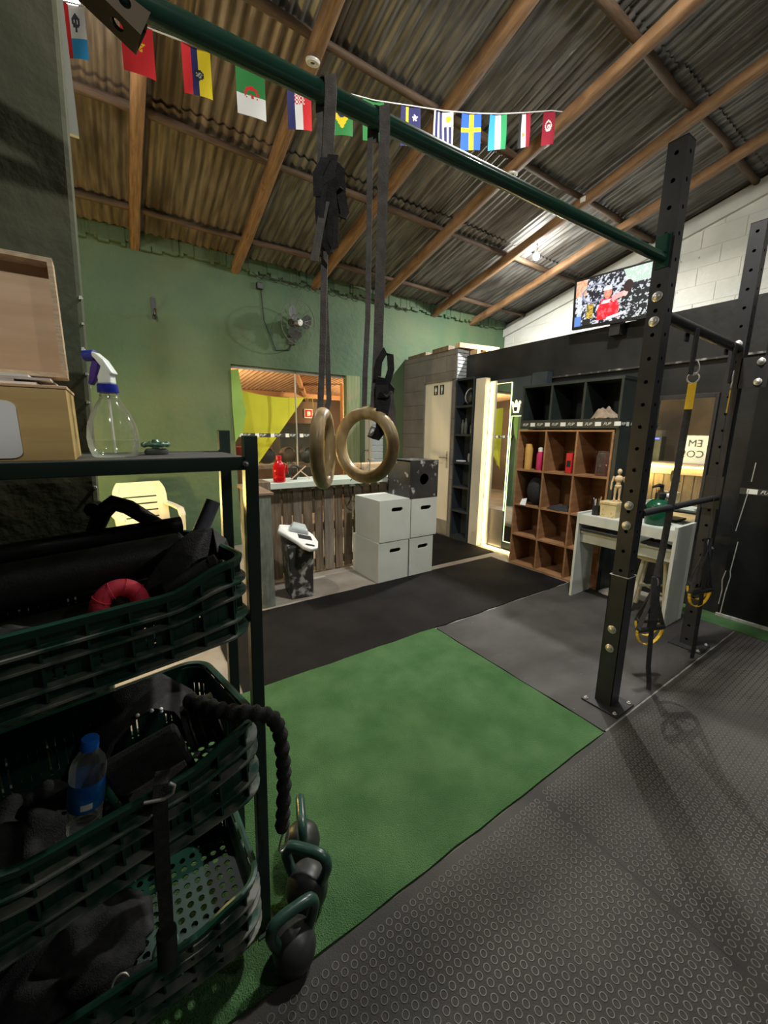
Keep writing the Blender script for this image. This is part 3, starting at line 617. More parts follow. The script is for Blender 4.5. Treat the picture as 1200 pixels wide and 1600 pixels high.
MB().box(0.86,0.965,3.0,3.52,.0,.925).o('wing_panel', m_wing, bar, W=True, bevel=0.003)
MB().hexa([(.845,2.985,.925),(.985,2.985,.925),(.985,3.54,.925),(.845,3.54,.925)],[(.845,2.985,.94),(.985,2.985,.94),(.985,3.54,.955),(.845,3.54,.955)]).o('wing_cap', M('brown_cap_board', (0.20,0.13,0.085), (0.27,0.18,0.12), rough=0.6, scale=5), bar, W=True)
MB().box(0.835,0.858,3.02,3.06,.0,.92).o('wing_edge', m_pal2, bar, W=True)
# warm strip light under the back of the counter
MB().box(1.2,2.5,3.78,3.795,.885,.898).o('led_strip', m_led, label='warm strip light under the back edge of the pale counter', cat='led strip')
# electric socket with plug and looping cable
t = T('power_socket', 'white power socket with black plug under the pale counter', 'socket', (1.985,3.535,.86))
MB().box(1.955,2.015,3.515,3.545,.865,.925).o('body', m_tin3, t, W=True, bevel=0.004)
MB().box(1.995,2.035,3.49,3.516,.885,.907).o('plug', m_bwire, t, W=True, bevel=0.003)
MB().tube([(2.03,3.49,.896),(2.06,3.47,.85),(2.07,3.46,.76),(2.02,3.47,.70),(1.95,3.48,.72),(1.92,3.47,.80),(1.90,3.45,.90),(1.92,3.42,.955)], .004, 6).tube([(1.985,3.53,.865),(1.985,3.52,.80),(1.97,3.52,.74),(1.93,3.51,.70)], .004, 6).o('cable', m_bwire, t, W=True, smooth=50)
# red jug
t = T('juice_jug', 'empty red plastic jug standing on the pale counter', 'jug', (1.212,3.50,.956))
MB().lathe([(.048,0),(.055,.008),(.056,.05),(.052,.06),(.056,.07),(.056,.13),(.050,.155),(.034,.18),(.022,.195),(.020,.20)], n=20).o('body', m_redp, t, smooth=50)
MB().lathe([(.024,.20),(.025,.235),(.020,.238)], n=16).o('cap', m_redc, t, smooth=50)
MB().tube([(.040,-.02,.165),(.062,-.03,.15),(.064,-.03,.09),(.052,-.025,.075)], .007, 8).o('handle', m_redp, t, smooth=50)
# clutter on the counter
t = T('bottle_rack', 'small black wire rack with clear bottles at the right of the counter', 'rack', (2.18,3.58,.956))
MB().box(-.07,.07,-.04,.04,0,.012).o('base', m_blkp, t)
MB().tube([(-.06,0,.01),(-.06,0,.20),(-.02,0,.26),(0,0,.27)], .004, 6).tube([(.05,0,.01),(.05,0,.16),(.02,0,.18)], .004, 6).o('wire', m_bwire, t, smooth=50)
for dx in (-.03,.03):
    MB().lathe([(.020,.012),(.021,.08),(.012,.11),(.008,.13)], (dx,0,0), n=12).o('bottle', m_pet, t, smooth=50)
t = T('round_clamp', 'dark round clamp lying behind the red jug on the counter', 'clamp', (1.40,3.62,.956))
MB().torus((0,0,.075),.06,.010,(.3,-1,0),n=24,m=8).o('hoop', m_blkp, t, smooth=50); MB().box(-.02,.02,-.02,.02,0,.02).o('foot', m_blkp, t)
MB().tube([(1.36,3.60,.958),(1.52,3.62,1.08)], .006, 6).o('wooden_stick', m_pal2, label='thin wooden stick leaning on the dark clamp', cat='stick')
MB().tube([(1.56,3.62,.958),(1.44,3.64,1.06)], .006, 6).o('wooden_stick', m_pal2, label='second thin stick crossing the first behind the clamp', cat='stick')

# ================================================================ WASTE BIN
t = T('waste_bin', 'scuffed black bin with a white two-slot lid beside the bar', 'bin', (1.24,3.17,0), (0,0,math.radians(-8)))
MB().hexa([(-.10,-.14,0),(.09,-.14,0),(.09,.14,0),(-.10,.14,0)], [(-.12,-.15,.47),(.10,-.15,.47),(.10,.15,.50),(-.12,.15,.50)]).o('body', m_bin, t, bevel=0.012)
lm = Matrix.Translation((0,-.03,.50)) @ Matrix.Rotation(math.radians(17),4,'Y') @ Matrix.Rotation(math.radians(14),4,'X')
out = [(-.19,.02),(-.16,.15),(-.05,.19),(.08,.17),(.14,.08),(.16,-.05),(.13,-.17),(.06,-.22),(0,-.20),(-.05,-.12)]
lid = MB().at(lm); lid.prism(out, 'z', 0.0, .035)
l = lid.o('lid', m_tin3, t, bevel=0.012)
MB().at(lm).box(-.02,.10,-.06,.02,.0352,.037).o('slot', m_dark, l)
MB().at(lm).prism([(.03,-.17),(.09,-.17),(.105,-.155),(.09,-.14),(.03,-.14),(.015,-.155)],'z',.0352,.037).o('hand_hole', m_dark, l)
MB().at(lm).hexa([(-.10,.03,.035),(.09,.03,.035),(.08,.17,.035),(-.06,.18,.035)],[(-.08,.05,.075),(.07,.05,.075),(.06,.14,.09),(-.05,.15,.09)]).o('flap', M('grey_clear_lid', (0.34,0.38,0.37), (0.42,0.46,0.45), rough=0.2, scale=12), l, bevel=0.012)

# ================================================================ WHITE PLYO BOXES
def white_box(lab, x0, x1, y0, y1, z0, z1):
    t = T('storage_box', lab, 'box', ((x0+x1)/2,(y0+y1)/2,z0), group='white wooden boxes stacked beside the bar')
    w_, h_ = x1-x0, z1-z0
    th = .012
    MB().box(x0,x0+th,y0+.001,y1,z0,z1).box(x1-th,x1,y0+.001,y1,z0,z1).box(x0+th,x1-th,y1-th,y1,z0,z1).box(x0+th,x1-th,y0+th,y1-th,z0,z0+th).box(x0+th,x1-th,y0+.001,y1-th,z1-th,z1).o('carcass', m_wbox, t, W=True, bevel=0.003)
    hz = z1-.095
    f = MB(); yf = y0
    f.holed(((x0+x1)/2+.02, yf, hz), (1,0,0), (0,0,1), w_-.045, .12, .045, .020, 32, .014)
    cx0, cx1 = (x0+x1)/2+.02-(w_-.045)/2, (x0+x1)/2+.02+(w_-.045)/2
    for (a_, b_, c_, d_) in ((x0,cx0,z0,z1),(cx1,x1,z0,z1),(cx0,cx1,hz+.06,z1),(cx0,cx1,z0,hz-.06)):
        if b_-a_ > .001: f.add([(a_,yf,c_),(b_,yf,c_),(b_,yf,d_),(a_,yf,d_)], [(0,1,2,3)])
    f.o('front_panel', m_wbox, t, W=True)
    return t
white_box('white wooden box with slot handle, lower left of the four by the bar', 1.935,2.285,2.955,3.43,0.001,0.398)
white_box('white wooden box with slot handle, lower right of the four, under the black-topped stack', 2.30,2.60,2.955,3.43,0.001,0.390)
white_box('white wooden box with slot handle, upper left of the four, nothing on top', 1.945,2.30,2.95,3.40,0.400,0.795)
white_box('white wooden box with slot handle, upper right of the four, carrying the black box', 2.308,2.635,2.95,3.40,0.400,0.782)
t = T('plyo_box', 'scuffed black wooden box with a round hole on top of the white boxes', 'box', (2.455,3.14,.784))
x0, x1, y0, y1, z0, z1 = 2.285,2.635,2.95,3.32,.784,1.150
MB().box(x0,x0+.012,y0+.001,y1,z0,z1).box(x1-.012,x1,y0+.001,y1,z0,z1).box(x0,x1,y1-.012,y1,z0,z1).box(x0,x1,y0+.001,y1,z1-.012,z1).box(x0,x1,y0+.001,y1,z0,z0+.012).o('carcass', m_bbox, t, W=True)
MB().holed(((x0+x1)/2,y0,(z0+z1)/2),(1,0,0),(0,0,1),x1-x0,z1-z0,0.0,.055,32,.014).o('front_panel', m_bbox, t, W=True)

# ================================================================ TOILET DOOR
d = MB().box(3.722,3.757,3.94,4.49,.01,2.08).o('door_1', m_door, kind='structure', label='cream toilet door with two pictograms and a lever handle')
MB().box(3.716,3.723,3.945,4.485,.0105,.22).o('kick_panel', M('grey_kick', (0.20,0.19,0.17), (0.26,0.25,0.22), rough=0.5, scale=6), d, W=True)
for k, yy in enumerate((4.27,4.15)):
    pb = MB().box(3.718,3.722,yy-.038,yy+.038,1.92,2.045).o('pictogram', m_black, d, W=True)
    pm = MB(); pm.cyl((3.7165,yy,2.025),(3.7185,yy,2.025),.009,12)
    pm.prism([(yy-.016,2.012),(yy+.016,2.012),(yy+(.014 if k else .022),1.965),(yy+.008,1.965),(yy+.008,1.93),(yy-.008,1.93),(yy-.008,1.965),(yy-(.014 if k else .022),1.965)], 'x', 3.7165, 3.7185)
    pm.o('figure', m_pwhite, pb, W=True)
hp = MB().box(3.712,3.722,3.985,4.01,.95,1.17).o('handle_plate', m_steel, d, W=True, bevel=0.002)
MB().tube([(3.722,3.998,1.09),(3.685,3.998,1.09),(3.68,4.02,1.088),(3.68,4.11,1.085)], .009, 8).o('lever', m_steel, d, W=True, smooth=50)
for (ya, yb) in ((3.925,3.94),(4.49,4.505)): MB().box(3.705,3.76,ya,yb,0,2.095).o('door_frame', m_grey, d, W=True)
MB().box(3.705,3.76,3.925,4.505,2.082,2.10).o('door_frame', m_grey, d, W=True)
# loose timber on the cubicle roof
for i, (a_, b_) in enumerate((((3.73,3.90,2.50),(4.35,3.80,2.50)),((3.74,4.02,2.49),(3.76,4.36,2.49)),((3.76,4.5,2.485),(3.80,4.95,2.485)))):
    MB().tube([a_, b_], 1, up=(0,0,1), sec=[(-.028,-.05),(-.028,.05),(.028,.05),(.028,-.05)]).o('timber_offcut', m_pal2 if i == 0 else m_pal, label=['pale pallet beam lying on the front corner of the toilet cubicle roof','grey timber offcut in the middle of the toilet cubicle roof edge','thin dark offcut by the green wall on the toilet cubicle roof'][i], cat='timber')
for i in range(3): MB().box(3.92+i*.16,3.98+i*.16,3.74,3.86,2.39,2.455).o('spacer_block', m_pal2, label=['first','second','third'][i]+' small wooden spacer under the pallet beam, counted from the brick corner', cat='wood block')

# ================================================================ NARROW DARK BOOKCASE
bk = T('bookcase', 'tall narrow navy-black bookcase beside the toilet door', 'bookcase', (3.79,3.70,0))
MB().box(3.70,3.895,3.845,3.862,0,2.08).box(3.70,3.895,3.548,3.565,0,2.08).box(3.885,3.895,3.565,3.845,0,2.08).o('carcass', m_navy, bk, W=True)
for z in (0.0,.38,.70,1.02,1.375,1.73,2.063): MB().box(3.702,3.885,3.565,3.845,z,z+.028 if z else .05).o('shelf', m_navy, bk, W=True)
t = T('shoulder_bag', 'dark rounded bag on the top shelf of the narrow bookcase', 'bag', (3.79,3.66,1.758))
MB().ball((0,0,.09),.09,16,10,(.9,.95,1.0)).o('shell', m_blkp, t, smooth=60); MB().torus((-.02,0,.11),.095,.006,(0,1,.2),n=24,m=6).o('trim_line', m_fang, t, smooth=50)
for i, (yy, h_, m_) in enumerate(((3.80,.18,m_fan),(3.745,.20,m_fan),(3.64,.15,m_brass))):
    MB().lathe([(.022,0),(.024,.01),(.024,h_*.65),(.012,h_*.8),(.012,h_)], (3.79,yy,1.403), n=14).o('bottle', m_, label=['dark bottle at the left of the second bookcase shelf','taller dark bottle in the middle of the second bookcase shelf','green glinting bottle at the right of the second bookcase shelf'][i], cat='bottle', smooth=50)
MB().box(3.72,3.80,3.72,3.82,1.048,1.064).o('notebook', m_card, label='white notebook lying on the third bookcase shelf', cat='notebook', bevel=0.002)
MB().lathe([(.035,0),(.04,.05),(.036,.10),(.040,.11)], (3.79,3.63,1.048), n=16).o('cup', m_paper, label='grey cup beside the white notebook on the bookcase', cat='cup', smooth=50)

# ================================================================ LED MIRROR DOOR
MB().box(3.715,3.80,3.385,3.535,0,2.06).o('trim_3', m_cream, kind='structure', label='cream door jamb post beside the narrow bookcase', bevel=0.004)
dd = MB().box(3.82,3.88,2.735,3.385,0,2.03).o('door_2', m_slab, kind='structure', label='blue-grey door with light-edged mirror panes and a plant pot sign')
MB().box(3.80,3.82,3.352,3.384,0.02,2.03).o('jamb', m_navy, dd, W=True)
MB().box(3.795,3.82,3.295,3.352,0.02,2.02).o('lit_jamb', m_cream, dd, W=True)
MB().box(3.772,3.780,3.343,3.350,0.03,2.01).o('led_line', m_led, dd, W=True)
MB().box(3.785,3.82,2.75,3.345,0.0,0.028).o('lit_sill', m_cream, dd, W=True)
MB().box(3.772,3.780,2.78,3.343,0.016,0.024).o('led_line', m_led, dd, W=True)
MB().box(3.812,3.82,3.075,3.292,.495,1.985).o('mirror_pane', m_mir, dd, W=True)
MB().box(3.810,3.82,3.075,3.292,.03,.49).o('steel_panel', m_steel, dd, W=True)
for (a_, b_, c_, e_, m_) in ((3.072,3.077,.495,1.985,m_ledg),(3.077,3.292,1.981,1.986,m_ledy),(3.044,3.049,.125,1.61,m_ledg),(2.80,3.044,1.606,1.611,m_ledg),(2.85,3.044,.125,.130,m_ledg)):
    MB().box(3.808,3.820,a_,b_,c_,e_).o('led_line', m_, dd, W=True)
MB().box(3.812,3.82,2.80,3.044,.13,1.606).o('mirror_pane', m_mir, dd, W=True)
pt = MB(); pt.prism([(3.048,1.725),(2.950,1.725),(2.965,1.645),(3.030,1.645)], 'x', 3.808, 3.820)
sg = pt.o('pot_sign', m_ledy, dd, W=True)
MB().prism([(3.028,1.708),(2.972,1.708),(2.980,1.662),(3.018,1.662)], 'x', 3.806, 3.809).o('pot_inner', m_slab, sg, W=True)
for (y0_, dy, h_) in ((3.03,.022,.045),(3.0,0,.062),(2.97,-.018,.05)):
    MB().prism([(y0_+.012,1.725),(y0_-.012,1.725),(y0_+dy-.012,1.725+h_*.6),(y0_+dy,1.725+h_),(y0_+dy+.014,1.725+h_*.6)], 'x', 3.808, 3.820).o('leaf', m_ledy, sg, W=True)
MB().box(3.79,3.88,2.735,2.80,0,1.90).box(3.79,3.88,2.62,2.80,1.90,2.05).o('trim_4', m_slab, kind='structure', label='blue-grey door post behind the cube shelf')

# ================================================================ CUBE SHELF
cs = T('cube_shelf', 'tall cube shelf, plywood below with three black cubbies on top', 'shelf', (3.70,2.23,0))
XF, XB = 3.53, 3.86
ya, yb = 1.755, 2.715
for y in (ya, ya+.32, ya+.64, yb): MB().box(XF,XB,y-.008,y+.008,.018,1.442).o('side_board' if y in (ya, yb) else 'divider', m_wood, cs, W=True)
for z in (.012,.335,.665,1.035,1.442): MB().box(XF+.001,XB,ya-.008,yb+.008,z-.008,z+.008).o('shelf_board', m_wood, cs, W=True)
MB().box(XB,XB+.008,ya,yb,.02,1.45).o('back_board', m_wood, cs, W=True)
m_bc = M('black_green_laminate', (0.016,0.022,0.020), (0.026,0.034,0.031), rough=0.45, scale=6, bump=0.05)
ya2, yb2 = 1.715, 2.70
MB().box(XF-.005,XB,ya2,yb2,1.462,1.545).o('base_band', m_bc, cs, W=True)
for y in (ya2+.010, ya2+.328, ya2+.655, yb2-.010): MB().box(XF-.004,XB,y-.010,y+.010,1.545,1.865).o('cubby_side', m_bc, cs, W=True)
MB().box(XF-.006,XB,ya2-.004,yb2+.004,1.865,1.888).o('cubby_top', m_bc, cs, W=True)
MB().box(XB,XB+.008,ya2,yb2,1.47,1.88).o('back_board', m_bc, cs, W=True)
MB().box(XF+.01,XB,ya2-.002,ya-.008,0.01,1.462).o('cheek_panel', m_bc, cs, W=True)
# printed tape round the shelf
MB().box(XF-.0068,XF-.005,ya2,yb2,1.478,1.522).o('tape', m_tape, cs, W=True); tp = cs.children[-1]
for i in range(6):
    y = yb2-.06-i*.165
    text('tape_print', 'FUP', .036, face_mtx((XF-.0075,y,1.500),(0,-1,0),(0,0,1)), m_pwhite, tp, ext=.0005, shear=.35, W=True)
    MB().box(XF-.0076,XF-.007,y-.115,y-.062,1.483,1.518).o('tape_patch', m_pwhite, tp, W=True)
for i in range(2):
    x = XF+.06+i*.16
    text('tape_print', 'FUP', .036, face_mtx((x,ya2-.003,1.500),(1,0,0),(0,0,1)), m_pwhite, tp, ext=.0005, shear=.35, W=True)
    MB().box(x+.055,x+.10,ya2-.003,ya2-.0015,1.483,1.518).o('tape_patch', m_pwhite, tp, W=True)
# things on the shelf
def bottle_simple(name, lab, cat, loc, prof, m_, capm=None, cap=None):
    t = T(name, lab, cat, loc); MB().lathe(prof, n=20).o('body', m_, t, smooth=50)
    if cap: MB().lathe(cap, n=16).o('cap', capm, t, smooth=50)
    return t
bottle_simple('tumbler', 'tall gold tumbler in the first plywood cubby', 'tumbler', (3.61,2.632,1.043), [(.036,0),(.038,.01),(.040,.22),(.036,.235)], m_gold, m_gold, [(.037,.235),(.036,.262),(.02,.265)])
bottle_simple('water_bottle', 'magenta water bottle beside the gold tumbler', 'bottle', (3.61,2.490,1.043), [(.036,0),(.038,.01),(.038,.16),(.026,.19)], m_pink, m_pwhite, [(.027,.19),(.027,.225),(.012,.232)])
t = T('supplement_tin', 'red tin at the back of the middle cubby', 'tin', (3.61,2.155,1.043)); MB().box(-.04,.04,-.032,.032,0,.19).o('body', m_redc, t, bevel=0.006); MB().box(-.041,-.040,-.02,.02,.06,.12).o('label', m_black, t)
bottle_simple('plastic_tub', 'pale reddish clear tub in the right plywood cubby', 'tub', (3.64,1.865,1.043), [(.055,0),(.06,.01),(.06,.18),(.05,.2)], clear_mat('pinkish_clear', (0.85,0.6,0.55), 0.10, 0.5), m_pet, [(.05,.2),(.05,.22)])
def cloth_heap(name, lab, cat, loc, sx, sy, h, m_, seed, n=14):
    rr = random.Random(seed); mb = MB(); vs = []; fs = []
    for j in range(n+1):
        for i in range(n+1):
            x = -1+2*i/n; y = -1+2*j/n; e = max(0, 1-(x*x+y*y)**1.2*.55) if abs(x) < 1 and abs(y) < 1 else 0
            r = math.hypot(x, y); e = max(0.0, 1-r**2.2)
            z = h*e*(0.62+.38*math.sin(5*x+3*math.sin(3*y+seed))*math.cos(4*y+2*math.sin(4*x)))+.004*rr.random()
            vs.append((x*sx, y*sy, z if r < 1 else 0.001*rr.random()))
    for j in range(n):
        for i in range(n):
            cx = -1+2*(i+.5)/n; cy = -1+2*(j+.5)/n
            if math.hypot(cx, cy) < 1.02: fs.append((j*(n+1)+i, j*(n+1)+i+1, (j+1)*(n+1)+i+1, (j+1)*(n+1)+i))
    mb.add([Vector(loc)+Vector(v) for v in vs], fs); ob = mb.o(name, m_, smooth=75, label=lab, cat=cat)
    sb = ob.modifiers.new('sub', 'SUBSURF'); sb.levels = 1; sb.render_levels = 1; so = ob.modifiers.new('sol', 'SOLIDIFY'); so.thickness = .004
    return ob
cloth_heap('crumpled_cloth', 'crumpled beige cloth in the right black cubby', 'cloth', (3.63,1.885,1.549), .09, .125, .13, m_cloth, 3)
cloth_heap('folded_shirt', 'flat black garment in the middle plywood cubby, second row', 'garment', (3.62,2.225,.676), .09, .13, .075, m_fab, 5)
t = T('gym_bag', 'black fabric bag with a white tag in the left plywood cubby', 'bag', (3.66,2.52,.675))
mb = MB(); mb.ball((0,0,.15),.14,16,10,(.75,.82,1.08)); mb.o('body', m_fab, t, smooth=60)
MB().hexa([(-.155,.03,.0),(-.15,.03,.0),(-.15,.10,.0),(-.155,.10,.0)], [(-.11,.05,.07),(-.105,.05,.07),(-.105,.11,.055),(-.11,.11,.055)]).o('tag', m_card, t)

# ================================================================ CONSOLE DESK
dk = T('console_desk', 'narrow white wooden console desk with panel legs', 'desk', (3.36,1.44,.010), (0,0,math.radians(0)))
DX0, DX1 = 3.21, 3.50
MB().box(DX0,DX1,1.79,1.812,.0105,.76).o('leg_panel', m_desk, dk, W=True, bevel=0.002)
MB().box(DX0,DX1+.03,1.075,1.097,.0105,.775).o('leg_panel', m_desk, dk, W=True, bevel=0.002)
MB().box(DX0+.005,DX1,1.097,1.79,.725,.745).o('top', m_desk, dk, W=True, bevel=0.002)
MB().box(DX0+.003,DX0+.018,1.097,1.79,.665,.745).o('front_rail', m_desk, dk, W=True, bevel=0.002)
MB().box(DX0+.03,DX1,1.097,1.79,.585,.600).o('shelf', m_desk, dk, W=True, bevel=0.002)
MB().box(DX0+.05,DX0+.065,1.097,1.79,.500,.590).o('lower_rail', m_desk, dk, W=True, bevel=0.002)
t = T('laptop', 'closed dark laptop on the shelf under the desk top', 'laptop', (3.33,1.62,.6005))
MB().box(-.11,.12,-.15,.15,.004,.016).o('base', m_blkp, t, bevel=0.004); MB().box(-.11,.12,-.15,.15,.017,.026).o('lid', m_fan, t, bevel=0.004); 
for dy in (-.11,.11): MB().cyl((-.09,dy,0),(-.09,dy,.005),.008,10).o('foot', m_blkp, t)
cloth_heap('dark_pouch', 'crumpled black pouch on the shelf under the desk top at right', 'pouch', (3.30,1.22,.601), .07, .11, .06, m_fab, 9)
t = T('gift_box', 'cream speckled card box with a lid on the white desk', 'box', (3.33,1.60,.7455))
MB().hexa([(-.05,-.058,0),(.05,-.058,0),(.05,.058,0),(-.05,.058,0)], [(-.055,-.066,.105),(.055,-.066,.105),(.055,.066,.105),(-.055,.066,.105)]).o('body', m_cbox, t, bevel=0.003)
MB().box(-.058,.058,-.069,.069,.106,.128).o('lid', m_cbox, t, bevel=0.003)
# wooden artist's mannequin
t = T('artist_mannequin', 'small jointed wooden mannequin standing on the cream box', 'mannequin', (3.345,1.575,.874), (0,0,math.radians(25)))
mb = MB(); mb.cyl((0,0,0),(0,0,.010),.034,16); mb.o('stand', m_mann, t)
mb = MB()
mb.ball((0,-.0,.245),.018,12,8,(1,.95,1.25)); mb.cyl((0,0,.212),(0,0,.228),.007,8)
mb.ball((0,0,.185),.030,12,8,(.65,1.05,1.0)); mb.ball((0,0,.150),.018,10,6,(.7,1,.8)); mb.ball((0,0,.125),.024,12,8,(.7,1.05,.85))
mb.o('torso', m_mann, t, smooth=60)
for s_ in (-1,1):
    mb = MB(); mb.tube([(0,s_*.036,.205),(0,s_*.042,.165),(-.004,s_*.046,.158),(-.01,s_*.047,.115),(-.012,s_*.047,.095)], [.008,.009,.006,.008,.005], 8); mb.o('arm', m_mann, t, smooth=60)
    mb = MB(); mb.tube([(0,s_*.014,.115),(0,s_*.016,.07),(0,s_*.016,.062),(0,s_*.016,.02)], [.012,.010,.008,.008], 8); mb.ball((-.006,s_*.016,.016),.012,8,6,(1.4,.7,.5)); mb.o('leg', m_mann, t, smooth=60)
t = T('pen_cup', 'dark cup full of pens at the left end of the desk', 'cup', (3.30,1.705,.7455))
MB().lathe([(.028,0),(.030,.002),(.032,.085),(.028,.085),(.026,.01)], n=16, cap=False).o('cup', m_blkp, t, smooth=50)
rg = random.Random(4)
for i in range(8):
    a_ = i*.8; c = [m_redc,m_pal2,m_cer,m_blkp,m_pwhite,m_brass,m_pal2,m_fan][i]
    MB().cyl((.012*math.cos(a_),.012*math.sin(a_),.01),(.03*math.cos(a_),.03*math.sin(a_),.13+.03*rg.random()),.0042,8).o('pen', c, t)
t = T('pump_jug', 'big green jug with a black pump standing on the desk behind the upright', 'jug', (3.36,1.27,.7455))
MB().lathe([(.075,0),(.082,.008),(.084,.10),(.080,.12),(.084,.14),(.080,.155),(.05,.185),(.03,.19),(.028,.205)], n=22).o('body', m_gjug, t, smooth=50)
MB().lathe([(.034,.205),(.035,.235),(.016,.245),(.012,.275)], n=16).o('collar', m_blkp, t, smooth=50)
MB().tube([(0,0,.275),(0,0,.29),(-.02,.01,.297),(-.075,.03,.285)], [.014,.016,.014,.008], 8).o('pump_head', m_blkp, t, smooth=50)
MB().ball((.05,-.03,.215),.022,10,8).o('sponge', m_tin3, t, smooth=60)
# stool under the desk
t = T('stool', 'round cream wooden stool tucked under the desk', 'stool', (3.46,1.27,.010))
MB().lathe([(.148,.445),(.155,.450),(.157,.468),(.150,.478),(.05,.480)], n=28).o('seat', m_stool, t, smooth=40)
for k in range(4):
    a_ = math.radians(45+90*k+12); MB().cyl((.17*math.cos(a_),.17*math.sin(a_),.001),(.10*math.cos(a_),.10*math.sin(a_),.446),.017,12,.015).o('leg', m_stool, t, smooth=40)
for k in range(2):
    a_ = math.radians(57+90*k); MB().cyl((.138*math.cos(a_),.138*math.sin(a_),.19+.03*k),(-.138*math.cos(a_),-.138*math.sin(a_),.19+.03*k),.010,10).o('stretcher', m_stool, t, smooth=40)
cloth_heap('grey_rag', 'small grey rag on the floor behind the desk leg', 'rag', (3.58,1.63,.010), .09, .10, .05, m_paper, 12)

# ================================================================ TV ON THE PARTITION
tv = T('television', 'flat television showing a man in a red shirt, mounted over the black partition', 'television', (3.76,2.05,2.38))
def vnoise(u, v, n, sd):
    x, y = u*n*1.7, v*n; ix, iy = int(x), int(y); fx, fy = x-ix, y-iy; fx = fx*fx*(3-2*fx); fy = fy*fy*(3-2*fy)
    def r(a_, b_): return random.Random(a_*7919+b_*104729+sd).random()
    return (r(ix,iy)*(1-fx)+r(ix+1,iy)*fx)*(1-fy)+(r(ix,iy+1)*(1-fx)+r(ix+1,iy+1)*fx)*fy
def scr(u, v):
    h = .55*vnoise(u+.25*v, v, 19, 1)+.45*vnoise(u, v+.2*u, 40, 2)
    base = (0.02,0.02,0.03)
    if h > .50: base = (.45,.47,.52)
    if h > .60: base = (.62,.64,.70)
    if u > .60 and v > .35: base = (.012,.014,.018) if h < .60 else (.52,.56,.56)
    if u > .72-.25*(.3-v) and v < .30: base = (.50,.66,.55) if h < .62 else (.80,.86,.8)
    h = .75*h+.35
    if u < .16 and v < .34: base = (.75,.32,.16) if h < .7 else (.9,.5,.35)
    if .03 < u < .10 and v > .34: base = (.45,.55,.72) if h < .7 else (.85,.85,.9)
    if u < .10 and v > .78: base = (.12,.25,.62)
    if .17 < u < .27 and .55 < v < .85: base = (.62,.42,.05) if h < .75 else (.2,.15,.05)
    if .12 < u < .24 and v > .86: base = (.02,.02,.02)
    r_ = math.hypot((u-.27)/.9, v-.34)
    if .17 < r_ < .20: base = (.25,.27,.38)
    sh = .075+.05*min(max((v-.50)/.2,0),1)
    if abs(u-.475) < sh+.02 and .50 < v < .94: base = (.80,.015,.03) if h < .78 else (.95,.10,.12)
    if abs(u-.465) < sh-.01 and .53 < v < .60 and h > .60: base = (.95,.75,.75)
    if ((u-.46)/.055)**2+((v-.385)/.125)**2 < 1: base = (.72,.24,.16) if h < .80 else (.85,.38,.28)
    if ((u-.455)/.060)**2+((v-.31)/.075)**2 < 1 and v < .33: base = (.75,.78,.85)
    if abs((v-.50)+(u-.60)*.35) < .055 and .52 < u < .68: base = (.95,.42,.40)
    if ((u-.69)/.030)**2+((v-.47)/.07)**2 < 1: base = (.95,.55,.50)
    if abs((v-.91)+(u-.55)*.30) < .030 and .46 < u < .72: base = (.72,.80,.92)
    if ((u-.72)/.060)**2+((v-.34)/.12)**2 < 1: base = (.035,.015,.015)
    return base
c0 = V(3.752,2.372,2.815); c1 = V(3.735,1.690,2.783); c2 = V(3.775,2.372,2.405)
uu = c1-c0; vv = c2-c0; nn = uu.cross(vv).normalized()
if nn.x > 0: nn = -nn
MB().add([c0-nn*.03-uu*.02-vv*.02, c0+uu*1.02-nn*.03-vv*.02, c0+uu*1.02+vv*1.03-nn*.03, c0+vv*1.03-uu*.02-nn*.03, c0-uu*.02-vv*.02, c0+uu*1.02-vv*.02, c0+uu*1.02+vv*1.03, c0+vv*1.03-uu*.02], [(0,1,2,3),(4,5,6,7),(0,1,5,4),(1,2,6,5),(2,3,7,6),(3,0,4,7)]).o('case', m_blkp, tv, W=True)
printed('screen', c0+nn*.002+uu*.015+vv*.02, uu*.97, vv*.95, 150, 96, scr, m_screen, tv, W=True)
MB().box(3.79,3.88,1.94,2.03,2.28,2.40).o('wall_bracket', m_blkp, tv, W=True); MB().cyl((3.82,1.985,2.38),(3.80,1.985,2.55),.018,10).o('bracket_arm', m_blkp, tv, W=True)

# ================================================================ MIRROR ON THE PARTITION
mr = T('wall_mirror', 'framed wall mirror between the two rack uprights reflecting a lit counter', 'mirror', (3.885,1.385,.64))
MB().box(3.882,3.90,1.195,1.60,.655,1.70).o('glass', m_mir, mr, W=True)
for (a_, b_, c_, e_) in ((1.172,1.195,.63,1.735),(1.60,1.625,.63,1.735),(1.195,1.60,1.70,1.735),(1.195,1.60,.63,.655)): MB().box(3.87,3.90,a_,b_,c_,e_).o('frame', m_rack, mr, W=True, bevel=0.003)

